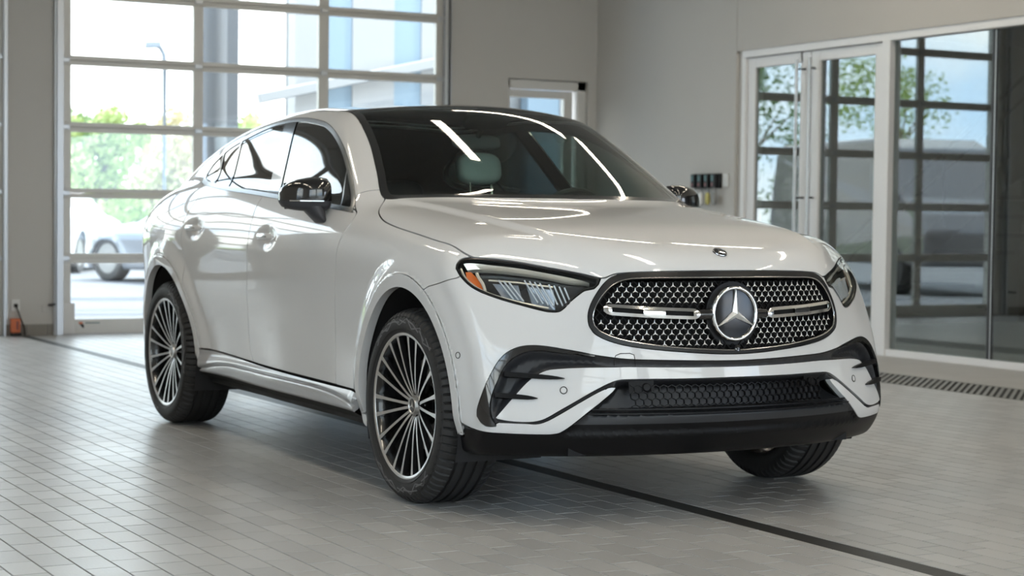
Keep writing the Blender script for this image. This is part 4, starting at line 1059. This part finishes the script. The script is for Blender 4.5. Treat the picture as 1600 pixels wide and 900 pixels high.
vis = np.where((zz_ > .5) & (pu > -10) & (pu < 1610) & (pv > 0) & (pv < 912) & ~under & full)[0]
near = set(vis[np.argsort(zz_[vis])][:300].tolist())
t0 = None; mv, mf = [], []
for i, (a, b, c, d) in enumerate(tiles):
    if i in near:
        if t0 is None: t0 = MB().add(tile_geo(0, TL, 0, TP), TF).build('floor_tile', 'tile', floor); o = t0
        else: o = inst(t0, 'floor_tile', parent=floor)
        o.location = (a, c, rnd.uniform(-.0004, .0003))
    else:
        k = len(mv); mv += tile_geo(a, b, c, d); mf += [tuple(k+j for j in f) for f in TF]
tag(mk('floor_tile_field', np.array(mv), np.array(mf, np.int32), 'tile', floor), kind='stuff')
B('floor_strip', 'concrete', XB, XB+2, 4.18, 4.75, -.05, 0, floor); B('floor_strip', 'concrete', 9, XFR, 4.18, 4.75, -.05, 0, floor); B('floor_strip', 'concrete', XB, XFR, 4.75, YR+.10, -.05, 0, floor); B('floor_strip', 'concrete', 9.7, XFR, YL, YT, -.05, -.001, floor)
slot = MB().box(-2.4, 9.5, -.0485, .0445, -.02, -.0012).build('slot_drain', 'slot', floor); slot.data.name = 'slot_drain'
B('slot_drain', 'slot', XB, -2.4, -.0485, .0445, -.02, -.0012, floor)
# trench grate along the glass wall: frame and slanting bars
B('drain_shade', 'rubber', XB+2, 9, 4.18, 4.75, -.05, -.0040, floor)  # flush black sheet, painted dark for the shade between the bars
g0 = None; k = 0
bar = MB().add([(0, 0, -.004), (.030, 0, -.004), (.030-.47, .505, -.004), (-.47, .505, -.004), (.0005, 0, 0), (.0295, 0, 0), (.0295-.47, .505, 0), (.0005-.47, .505, 0)], [(4, 5, 6, 7), (0, 1, 5, 4), (1, 2, 6, 5), (2, 3, 7, 6), (3, 0, 4, 7)])
x = -2.9
grate = struct(B('trim_1', 'grate', XB+2, 9, 4.185, 4.215, -.03, 0)); B('grate_edge', 'grate', XB+2, 9, 4.72, 4.75, -.03, 0, grate)
while x < 2.6:
    if g0 is None: g0 = bar.build('grate_bar', 'grate', grate); o = g0
    else: o = inst(g0, 'grate_bar', parent=grate)
    o.location = (x, 4.215, -.001); x += .059
restb = MB(); 
for i in range(46): restb.add([(p[0]-5.614+i*.059, p[1]+4.215, p[2]) for p in bar.v], bar.f)
tag(restb.build('grate_bar_field', 'grate', grate), kind='stuff')

# ---------------------------------------------------------------- back wall with two sectional glass doors and a side door
DA, DB = (.34, 4.07), (-3.91, -.18); ZD = 4.21
wb = MB(); T_ = .30
wb.box(XB-T_, XB, DB[1], DA[0], 0, ZD); wb.box(XB-T_, XB, YL-.3, DB[0], 0, ZD); wb.box(XB-T_, XB, YL-.3, YR+.3, ZD, ZC+.3)
wb.box(XB-T_, XB, DA[1]+.05, 4.78, 0, ZD); wb.box(XB-T_, XB, 5.70, YR+.3, 0, ZD); wb.box(XB-T_, XB, 4.78, 5.70, 2.465, ZD)
wall_back = struct(wb.build('wall_back', 'wall'))
for y0, y1 in ((-.17, .015), (.02, .20), (.205, .275)): B('base_tile', 'base_tile', XB, XB+.012, y0, y1, 0, .098, wall_back)
ZR = [0, .674, 1.25, 1.832, 2.419, 3.005, 3.595, 4.19]                # joints between door sections
def sectional(name, y0, y1, x, sgn=1, turn=False):
    d = struct(empty(name, ((y0+y1)/2, x, 0), math.pi/2) if turn else empty(name, (x, (y0+y1)/2, 0))); d['kind'] = 'structure'
    cy = (y0+y1)/2; sw = .078
    ys = [y0+sw]+[y0+(y1-y0)*.3335, y0+(y1-y0)*.6635]+[y1-sw]
    for i in range(len(ZR)-1):
        za, zb = ZR[i], ZR[i+1]
        lo_ = .134 if i == 0 else .043; hi_ = .043
        for a, b, nm in ((za+.001, za+lo_, 'rail'), (zb-hi_, zb-.001, 'rail')):
            MB().box(-.025, .025, y0-cy, y1-cy, a, b).build(nm, 'aluminium', d, bevel=.004)
        for k, (a, b) in enumerate(((y0, y0+sw), (ys[1]-.045, ys[1]+.045), (ys[2]-.05, ys[2]+.05), (y1-sw, y1))):
            MB().box(-.023, .023, a-cy, b-cy, za+lo_, zb-hi_).build('stile', 'aluminium', d)
        for a, b in ((y0+sw, ys[1]-.045), (ys[1]+.045, ys[2]-.05), (ys[2]+.05, y1-sw)):
            MB().box(-.004, .004, a-cy, b-cy, za+lo_, zb-hi_).build('pane', 'pane', d)
        if i:
            for k, yy in enumerate((y0+.03, ys[1], ys[2], y1-.03)):
                MB().box(.02*sgn-.012, .02*sgn+.022, yy-cy-.035, yy-cy+.035, za-.022, za+.022).build('hinge', 'steel', d, bevel=.004)
    for a in (y0-.028, y1+.006):                                # vertical tracks
        MB().box(sgn*.03-.03, sgn*.03+.03, a-cy, a-cy+.022, 0, ZD+.1).build('track', 'steel', d)
        MB().box(sgn*.06-.004, sgn*.06+.004, a-cy-.02+.011, a-cy+.042-.011, 0, ZD+.1).build('track', 'steel', d)
    return d
d1 = sectional('door_1', DA[0], DA[1], XB-.06); d2 = sectional('door_2', DB[0], DB[1], XB-.06)
B('jamb_seal', 'rubber', XB-.03, XB+.0, DA[1]+.005, DA[1]+.05, 0, ZD, wall_back); B('jamb_angle', 'steel', XB-.01, XB+.03, DA[1]+.052, DA[1]+.066, 0, ZD, wall_back)
B('jamb_angle', 'steel', XB-.01, XB+.035, DA[0]-.062, DA[0]-.045, 0, ZD, wall_back); B('jamb_angle', 'steel', XB-.01, XB+.035, DB[1]+.002, DB[1]+.016, 0, ZD, wall_back)
for y_, r_ in ((.265, .012),): MB().tube([(XB+.02, y_, .0), (XB+.02, y_, ZD)], r_, 10).build('conduit', 'steel', wall_back, smooth=True)
cv_ = d1.location
MB().box(.03, .036, .345-cv_.y, .452-cv_.y, .012, .277).build('corner_plate', 'alu_light', d1)
# arrow sticker on the bottom rail
st_ = MB().box(.0255, .0275, .49-cv_.y, .525-cv_.y, .092, .108).build('rail_sticker', 'orange', d1)
MB().add([(.0262, .495-cv_.y, .09), (.0262, .535-cv_.y, .09), (.0262, .54-cv_.y, .055), (.0262, .525-cv_.y, .055)], [(0, 1, 2, 3)]).build('rail_sticker', 'rubber', d1)
MB().box(.0255, .0268, .55-cv_.y, .68-cv_.y, .094, .103).build('rail_sticker', 'teal', d1)
# side door with glass
d3 = struct(empty('door_3', (XB-.10, 5.24, 0)))
fr_ = MB(); fr_.box(-.08, .06, -.46, -.42, 0, 2.46); fr_.box(-.08, .06, .36, .46, 0, 2.46); fr_.box(-.08, .06, -.46, .46, 2.37, 2.46); fr_.build('door_frame', 'alu_light', d3, bevel=.005)
lf = MB(); lf.box(-.03, .02, -.42, -.405, .02, 2.36); lf.box(-.03, .02, .225, .325, .02, 2.36); lf.box(-.03, .02, -.405, .225, 2.285, 2.36); lf.box(-.03, .02, -.405, .225, .02, .25); lf.build('door_leaf', 'alu_light', d3, bevel=.004)
MB().box(-.008, -.002, -.405, .225, .25, 2.285).build('pane', 'pane', d3)
MB().tube([(.05, .27, 1.0), (.05, .27, 1.15)], .012, 8).build('handle', 'steel', d3)
# things low on the pillar
ol = MB().box(XB, XB+.014, -.112, -.038, .215, .316).build('wall_outlet', 'white_plastic', bevel=.004); tag(ol, 'white wall outlet with a plug, low on the grey pillar', 'outlet')
MB().box(XB+.014, XB+.035, -.09, -.06, .25, .28).build('plug', 'rubber', ol, bevel=.004)
MB().tube([(XB+.03, -.075, .255), (XB+.05, -.06, .21), (XB+.04, -.03, .13), (XB+.03, -.005, .07), (XB+.03, .0, .004)], .006, 8).build('power_cord', 'rubber', ol, smooth=True)
ob = MB().box(XB+.02, XB+.09, -.128, -.050, .03, .155).build('orange_box', 'orange', bevel=.008); tag(ob, 'small orange box at the foot of the grey pillar', 'box')
MB().box(XB+.015, XB+.10, -.12, -.045, 0, .03).build('box_foot', 'rubber', ob); MB().box(XB+.09, XB+.093, -.085, -.072, .06, .13).build('box_switch', 'plum', ob)
bib = MB().tube([(XB, .25, .272), (XB+.06, .25, .272), (XB+.085, .225, .27), (XB+.085, .19, .268)], .011, 10).build('hose_tap', 'black_metal', smooth=True); tag(bib, 'short black hose tap on the grey pillar', 'tap')
pl_ = MB().box(XB, XB+.006, .155, .215, .20, .265).build('cover_plate', 'wall', bevel=.002); tag(pl_, 'grey blank cover plate beside the black hose tap', 'plate')

# ---------------------------------------------------------------- right wall with the glazed storefront
YG = YR+.06
wr = MB(); wr.box(XB-.3, -5.865, YR, YR+.25, 0, ZC+.3); wr.box(-5.855, XFR, YR, YR+.25, 2.60, ZC+.3); wr.box(-5.865, -5.855, YR+.012, YR+.25, 2.60, ZC+.3); wr.box(-5.865, -5.79, YR+.03, YR+.25, 0, 2.60)
wall_right = struct(wr.build('wall_right', 'wall'))
sf = struct(empty('window_1', (0, YG, 0)))
def fb(nm, x0, x1, z0, z1, y0=-.05, y1=.06, mat='white_frame', parent=None): return MB().box(x0, x1, y0, y1, z0, z1).build(nm, mat, parent or sf, bevel=.004)
fb('frame_head', -5.79, 3.6, 2.535, 2.60); fb('frame_jamb', -5.79, -5.735, 0, 2.535); fb('frame_post', -3.86, -3.765, 0, 2.535, -.06); fb('frame_sill', -3.765, 3.6, 0, .053)
fb('frame_post', 3.5, 3.6, .053, 2.535)
fb('mullion', -2.662, -2.612, .053, 2.535, -.01, .02, 'black_metal'); fb('mullion_bead', -2.622, -2.614, .053, 2.535, -.016, -.01, 'steel'); fb('mullion', .42, .47, .053, 2.535, -.01, .02, 'black_metal')
for a, b in ((-3.765, -2.662), (-2.612, .42), (.47, 3.5)): MB().box(a, b, -.004, .004, .053, 2.535).build('pane', 'store_glass', sf)
for nm, x0, x1, px in (('door_4', -5.732, -4.820, -4.945), ('door_5', -4.814, -3.866, -4.765)):
    d = struct(empty(nm, (0, YG, 0))); w_ = .115
    o = MB(); o.box(x0, x0+w_, -.025, .025, .01, 2.528); o.box(x1-w_-.03*(nm == 'door_4'), x1, -.025, .025, .01, 2.528); o.box(x0+w_, x1-w_, -.025, .025, 2.44, 2.528); o.box(x0+w_, x1-w_, -.025, .025, .01, .22)
    o.build('door_leaf', 'white_frame', d, bevel=.004)
    MB().box(x0+w_, x1-w_-.03*(nm == 'door_4'), -.004, .004, .22, 2.44).build('pane', 'store_glass', d)
    MB().tube([(px, -.085, .55), (px, -.085, 2.47)], .014, 12).build('pull_bar', 'steel', d, smooth=True)
    for z_ in (.75, 1.28, 2.38): MB().tube([(px, -.085, z_), (px+(.05 if nm == 'door_4' else -.0), -.02, z_)], .008, 8).build('pull_bracket', 'black_metal', d, smooth=True)
# room beyond the glass, with an open stair
sh = MB(); sh.box(-7.2, XFR, 10.6, 10.8, 0, 3.2); sh.box(-7.4, -7.2, YR+.25, 10.8, 0, 3.2); wall_far = struct(sh.build('wall_far', 'dark_wall'))
struct(B('ceiling_2', 'dark_wall', -7.4, XFR, YR+.2, 10.8, 3.0, 3.2)); B('floor_inside', 'concrete', -7.4, XFR, YR+.1, 10.8, -.03, 0, floor)
stair = empty('staircase', (-6.9, 7.6, 0)); tag(stair, 'open staircase with dark railing behind the glass wall', 'staircase')
for k in range(13): MB().box(.2+k*.27, .5+k*.27, .05, 1.1, .17*k+.10, .17*k+.14).build('stair_tread', 'black_metal', stair)
MB().tube([(-.2, 0, .49), (3.6, 0, 2.86)], .022, 8).build('handrail', 'black_metal', stair); MB().tube([(-.2, 0, .30), (3.6, 0, 2.67)], .014, 8).build('handrail', 'black_metal', stair)
MB().strip([(.1, .05, -.02), (3.6, .05, 2.17)], (0, 1, 0), .22, .03).build('stringer', 'black_metal', stair)
for k in range(5): MB().tube([(.3+k*.75, 0, .10+k*.47), (.3+k*.75, 0, .80+k*.47)], .014, 8).build('baluster', 'black_metal', stair)
# ---------------------------------------------------------------- wand holder on the right wall
rk = empty('hose_rack', (-6.27, YR, 1.37)); tag(rk, 'black rack of four gauges with hanging handles on the right wall', 'rack')
MB().box(-.215, .215, -.035, 0, .0, .135).build('back_plate', 'black_metal', rk, bevel=.005)
for k in range(4):
    xx = -.19+k*.108; MB().box(xx, xx+.062, -.075, -.035, .006, .130).build('module', 'black_metal', rk, bevel=.006)
    MB().box(xx+.010, xx+.048, -.078, -.075, .065, .118).build('dial', 'teal', rk); MB().box(xx+.010, xx+.040, -.078, -.075, .018, .048).build('dial', 'plum', rk)
    cx_ = xx+.04; MB().tube([(cx_, -.05, .0), (cx_+.01, -.055, -.02), (cx_, -.055, -.045)], .008, 8).build('hook', 'steel', rk, smooth=True)
    V, Fc = cushion((cx_, -.055, -.095), .030, .018, .058, 0, 2.8); MB().add(V, Fc).build('hand_grip', ('white_plastic', 'white_plastic', 'yellow', 'grate')[k], rk, smooth=True)
    V, Fc = cushion((cx_-.034, -.045, -.095), .012, .016, .055, 0, 2.8); MB().add(V, Fc).build('grip_guard', 'black_metal', rk, smooth=True)
wp = MB().box(-6.02, -5.945, YR-.02, YR, 1.385, 1.50).build('wall_plate', 'white_plastic', bevel=.005); tag(wp, 'pale switch plate right of the black hose rack', 'switch plate')
MB().box(-5.995, -5.97, YR-.028, YR-.02, 1.425, 1.46).build('switch_rocker', 'white_plastic', wp, bevel=.003)

# ---------------------------------------------------------------- left wall, front wall with the entry doors, ceiling
wl_ = MB(); E3 = (3.4, 7.13)
for a, b in ((XB-.3, E3[0]), (E3[1], XFR+.3)): wl_.box(a, b, YL-.3, YL, 0, ZD)
wl_.box(XB-.3, XFR+.3, YL-.3, YL, ZD, ZC+.3); struct(wl_.build('wall_left', 'wall'))
sectional('door_8', E3[0], E3[1], YL-.06, -1, True)
wf = MB(); E1, E2 = (-3.9, -.18), (.35, 4.07)
wf.box(XFR, XFR+.3, YL-.3, E1[0], 0, ZD); wf.box(XFR, XFR+.3, E1[1], E2[0], 0, ZD); wf.box(XFR, XFR+.3, E2[1], YR+.3, 0, ZD); wf.box(XFR, XFR+.3, YL-.3, YR+.3, ZD, ZC+.3)
struct(wf.build('wall_front', 'wall')); sectional('door_6', E1[0], E1[1], XFR+.06, -1); sectional('door_7', E2[0], E2[1], XFR+.06, -1)
struct(B('ceiling', 'ceiling', XB-.3, XFR+.3, YL-.3, YR+.3, ZC, ZC+.3))
# linear ceiling lights
def strip_light(x, y, L, rz, where):
    t = empty('linear_light', (x, y, 4.75), rz); tag(t, 'warm-white linear ceiling light '+where, 'ceiling light', 'linear ceiling lights')
    MB().box(-L/2-.02, L/2+.02, -.085, .085, 0, .06).build('housing', 'alu_light', t)
    MB().box(-L/2, L/2, -.070, .070, -.012, 0).build('diffuser', 'led', t)
    for dx in (-L*.4, L*.4): MB().tube([(dx, 0, .05), (dx, 0, ZC-4.75)], .006, 6).build('hanger', 'steel', t)
for y, wj, xs_ in ((-2.3, 'left of the car', ((-3.5, 1.6), (-.4, 2), (2.9, 2.2), (6.2, 2), (9.5, 2))), (.9, 'above the car', ((-1.4, .8), (2.8, 2.0), (6.0, 2), (9.4, 2))), (4.5, 'along the glass wall', ((-2.8, 2), (.6, 2), (4.0, 2), (7.4, 2), (10.4, 1.6)))):
    for (x, L), wi in zip(xs_, ('nearest the back doors', 'second from the back doors', 'third from the back doors', 'fourth from the back doors', 'fifth from the back doors', 'nearest the entry doors')):
        strip_light(x, y, L, 0, wj+', '+wi)
strip_light(-3.3, 2.9, 2.0, math.pi/2, 'crossing the room behind the car')
# ================================================================ outside
pm('asphalt', (.15, .16, .18), .9, var=.12, vscale=.6)
pm('apron', (.55, .53, .50), .8, var=.05)
pm('grass', (.16, .24, .07), .95, var=.3, vscale=3)
pm('leaf_light', (.46, .54, .24), .7, var=.3, vscale=1.5)
pm('leaf_dark', (.26, .36, .17), .7, var=.3, vscale=1.5)
pm('leaf_dry', (.62, .55, .38), .7, var=.25, vscale=1.5)
pm('bark', (.22, .18, .14), .9, var=.3)
pm('bark_pale', (.55, .48, .40), .9, var=.2)
pm('facade_white', (.40, .40, .405), .6)
pm('facade_grey', (.30, .31, .33), .6)
pm('facade_blue', (.25, .34, .42), .25)
pm('column_grey', (.16, .17, .19), .5)
pm('pole_grey', (.20, .23, .27), .5, .3)
pm('car_silver', (.20, .215, .24), .3, .5, 1)
pm('van_grey', (.12, .115, .125), .3, .3, 1)
pm('car_glass', (.04, .05, .06), .05, 0, 1)
gr_ = struct(MB().box(-120, 60, -80, 90, -.30, -.21).build('ground', 'asphalt')); 
ap = MB().box(XB-1.75, XB-.30, -9, 9, -.21, -.02).build('apron', 'apron', gr_); MB().box(XFR+.3, XFR+6, -9, 9, -.21, -.02).build('apron', 'apron', gr_)
B('lot', 'asphalt', -34, XB-1.75, -40, 45, -.21, -.03, gr_)
B('lawn', 'grass', -120, -34, -80, 90, -.21, -.02, gr_)
# parked cars from the same family of shapes, coarse
Hc = nets(.05, (-2.56, -.10, .17), (2.40, 1.02, 1.66), F, grad); Hc = split(Hc, -Hc[0][:, 1])[0]; Hc[0][np.abs(Hc[0][:, 1]) < 1e-6, 1] = 0
for cx in (WX, -WX): Hc = split(Hc, np.maximum(archr(Hc[0][:, 0], np.maximum(Hc[0][:, 2], WR-.08), cx)-1, .5-Hc[0][:, 1]))[1]
cW, cr_ = split(Hc, region(WS, XW, lambda V: 1.02-V[:, 2])(Hc[0])); cS, cr_ = split(cr_, region(DLO, XZ, lambda V: np.maximum(.45-V[:, 1], 1.04-V[:, 2]))(cr_[0]))
cT, cB = split(cr_, np.maximum(np.maximum(cr_[0][:, 0]+2.05, .93-cr_[0][:, 2]), cr_[0][:, 2]-1.02))
def parked(name, label, loc, rz, paint, sc):
    t = empty(name, loc, rz); tag(t, label, 'car')
    for nm, Mh, mt in (('body', cB, paint), ('glass', cW, 'car_glass'), ('side_glass', cS, 'car_glass'), ('tail_light', cT, 'red_lens')):
        Q = both(Mh); o = mk(nm, Q[0]*np.array(sc), Q[2], mt, t, unit(Q[1]/np.array(sc)))
    for ex in (1, -1):
        for s in SIDES:
            w = MB().lathe([(0, -.10), (.25, -.105), (.255, -.12), (.34, -.125), (.368, -.10), (.368, .10), (.34, .12), (.0, .12)], 28).build('wheel', 'tyre', t, smooth=True, angle=40)
            w.location = (ex*WX*sc[0], s*.80*sc[1], .3685); w.rotation_euler = (0, 0, 0 if s < 0 else math.pi)
            MB().lathe([(0, -.108), (.24, -.112), (.245, -.10)], 28).build('rim', 'brake_steel', w, smooth=True)
    B('floor_pan', 'rubber', -2.1*sc[0], 2.1*sc[0], -.75, .75, .22, .45, t)
    return t
parked('parked_coupe', 'silver low coupe parked outside the left glass door', (-20.3, 5.85, -.03), math.radians(203), 'car_silver', (.97, 1.0, .84))
parked('parked_car', 'white car parked behind the silver coupe outside', (-26.8, 5.0, -.03), math.radians(150), 'paint', (.98, 1.0, .95))
# tall van that the glass wall mirrors
van = empty('parked_van', (-15.5, -4.2, -.03), math.radians(14)); tag(van, 'tall grey van parked outside, mirrored in the glass wall', 'van')
prof = [(-2.9, .45), (-2.95, 1.2), (-2.85, 2.25), (-2.6, 2.42), (1.0, 2.42), (1.5, 2.25), (2.05, 1.45), (2.75, 1.25), (2.95, .95), (2.95, .45)]
V = [(x, y*(1 if z < 1.3 else .93), z) for y in (-.98, .98) for x, z in prof]; k = len(prof)
MB().add(V, [tuple(range(k)), tuple(range(2*k-1, k-1, -1))]+[(i, (i+1) % k, k+(i+1) % k, k+i) for i in range(k)]).build('body', 'van_grey', van, bevel=.06)
for s in SIDES:
    MB().add([(1.0, s*.945, 1.45), (1.95, s*.985, 1.42), (1.55, s*.94, 2.15), (1.0, s*.935, 2.2)], [(0, 1, 2, 3)]).build('side_glass', 'car_glass', van)
    for x in (-1.9, 1.9):
        w = MB().lathe([(0, -.10), (.2, -.11), (.22, -.13), (.34, -.13), (.38, -.10), (.38, .12), (0, .12)], 28).build('wheel', 'tyre', van, smooth=True, angle=40); w.location = (x, s*.90, .38); w.rotation_euler = (0, 0, 0 if s < 0 else math.pi)
        MB().lathe([(0, -.115), (.08, -.135), (.20, -.118)], 28).build('rim', 'white_plastic', w, smooth=True)
MB().add([(2.0, -.85, 1.5), (2.0, .85, 1.5), (1.52, .80, 2.22), (1.52, -.80, 2.22)], [(0, 1, 2, 3)]).build('windscreen', 'car_glass', van)
# lamp post
lp = empty('lamp_post', (-30, 8.22, 0)); tag(lp, 'grey lamp post with a bent-over head outside the glass door', 'lamp post')
MB().tube([(0, 0, -.1), (0, 0, 4.25), (0, -.02, 4.45), (0, -.09, 4.58), (0, -.18, 4.62)], [.06, .055, .055, .055, .05], 12).build('pole', 'pole_grey', lp, smooth=True)
MB().strip([(0, -.10, 4.58), (0, -.42, 4.56)], (0, 0, 1), .24, .14, taper=[1, .8]).build('lamp_head', 'pole_grey', lp, bevel=.02)
# trees
def tree(x, y, h, r, mat, label, trunk='bark', seed=0, n=5200, base=.22):
    R_ = random.Random(seed); t = empty('tree', (x, y, -.1)); tag(t, label, 'tree', 'trees beyond the parking lot')
    tr_ = MB(); tr_.tube([(0, 0, 0), (.08*r, .03, h*.35), (-.03, .06*r, h*.8)], [.11+.012*h, .09+.008*h, .03], 8)
    for k in range(6): a = R_.uniform(0, 6.3); z0 = h*R_.uniform(.3, .6); tr_.tube([(0.03, 0.03, z0), (math.cos(a)*r*.6, math.sin(a)*r*.6, z0+h*.22)], [.05, .015], 6)
    tr_.build('trunk', trunk, t, smooth=True)
    bl = [(R_.gauss(0, .38)*r, R_.gauss(0, .38)*r, h*(base+(1-base)*(.12+.8*R_.random())), r*R_.uniform(.25, .45)) for k in range(16)]
    V = []; Fc = []
    for k in range(n):
        c = bl[R_.randrange(len(bl))]; d = Vector((R_.gauss(0, 1), R_.gauss(0, 1), R_.gauss(0, 1))).normalized()*c[3]*R_.uniform(.55, 1.1)
        p = Vector(c[:3])+d; s = R_.uniform(.06, .13); u_v = Vector((R_.gauss(0, 1), R_.gauss(0, 1), R_.gauss(0, 1))).normalized(); v_v = u_v.orthogonal().normalized()
        b = len(V); V += [p-u_v*s, p+v_v*s*.5, p+u_v*s, p-v_v*s*.5]; Fc.append((b, b+1, b+2, b+3))
    tag(mk('foliage', np.array([tuple(v) for v in V]), np.array(Fc, np.int32), mat, t), kind='stuff')
tree(-38, 9.0, 3.7, 1.2, 'leaf_light', 'bright green round tree left of the lamp post', seed=1, base=.1)
tree(-41, 12.2, 4.0, 1.3, 'leaf_dry', 'pale dry-leaved tree right of the lamp post', 'bark_pale', 2, 4200, base=.12)
tree(-46, 10.2, 4.4, 1.5, 'leaf_dark', 'dark green tree behind the lamp post', seed=3, base=.05)
tree(-46, 16.2, 4.2, 1.6, 'leaf_light', 'light green tree behind the dark column', seed=4, base=.1)
tree(-36, 4.6, 4.0, 1.4, 'leaf_dark', 'small dark tree at the far left of the lot', seed=5)
tree(-31, 17.4, 3.2, 1.2, 'leaf_dark', 'small green tree before the white building', seed=6)
tree(-26, 18.6, 3.0, 1.1, 'leaf_light', 'low green tree under the white canopy', seed=7)
tree(-51, 14.0, 4.0, 2.2, 'leaf_light', 'wide pale green tree far behind the lamp post', seed=8, base=.0)
tree(-57, 18.6, 4.2, 2.4, 'leaf_dry', 'wide tan tree far behind the dark column', seed=9, base=.0)
tree(-58, 12.6, 4.6, 2.4, 'leaf_dark', 'wide dark tree at the far end of the lawn', seed=10, base=.0)
tree(-52, 21.8, 4.4, 2.2, 'leaf_light', 'pale tree at the far right of the lawn', seed=11, base=.0)
for k, (x, y, h) in enumerate(((-33, -6.5, 6), (-36, -16, 6.5), (-26, -21, 6.5), (-40, -1, 4.6), (-42, -27, 7), (-50, -8, 6))):
    tree(x, y, h, h*.38, ('leaf_light', 'leaf_dark')[k % 2], ('tall tree mirrored at the left of the glass wall', 'tall dark tree mirrored high in the glass wall', 'broad light tree mirrored in the fixed glass pane', 'dark tree beyond the second glass door', 'far light tree beyond the second glass door', 'low tree beyond the parked van')[k], seed=20+k, n=4000, base=.15)
# building across the lot: dark columns, blue glass bays and white beams
bd = empty('showroom_building', (-14.5, 5.0, 0)); tag(bd, 'white building wing with blue glass bays beyond the glass door', 'building')
MB().box(-3, 3.0, 5.5, 9.5, 2.9, 6.5).build('upper_wall', 'facade_white', bd)
for y0, y1, z0, z1 in ((.3, .75, .4, 6.5), (1.35, 1.75, .4, 6.5), (3.4, 3.9, .3, 6.5)): MB().box(-.1, .1, y0, y1, z0, z1).build('glass_bay', 'facade_blue', bd)
for y0, y1 in ((-.05, .3), (.75, 1.35), (1.75, 2.2), (2.55, 2.75), (3.9, 4.3)): MB().box(-.15, .12, y0, y1, 0, 6.5).build('pier', 'facade_white', bd)
MB().strip([(.2, -.6, 2.55), (.2, 4.6, 3.75)], (1, 0, 0), .14, .12).build('canopy_beam', 'facade_white', bd); MB().strip([(.2, 1.0, 1.9), (.2, 4.6, 2.55)], (1, 0, 0), .10, .12).build('canopy_beam', 'facade_white', bd)
MB().box(-.1, .1, 2.2, 3.4, 2.35, 2.50).build('glass_rail', 'facade_blue', bd); MB().box(-.25, -.2, -.05, 4.3, 0, 6.5).build('back_wall', 'facade_white', bd)
col_ = MB().tube([(-11.6, 2.86, -.1), (-11.6, 2.86, 6.0)], .16, 24).build('column', 'column_grey', smooth=True, angle=50); tag(col_, 'dark round column outside the back glass door', 'column')
MB().box(-12.5, -12.3, 3.25, 3.42, -.1, 6.0).build('column_pipe', 'column_grey', col_)
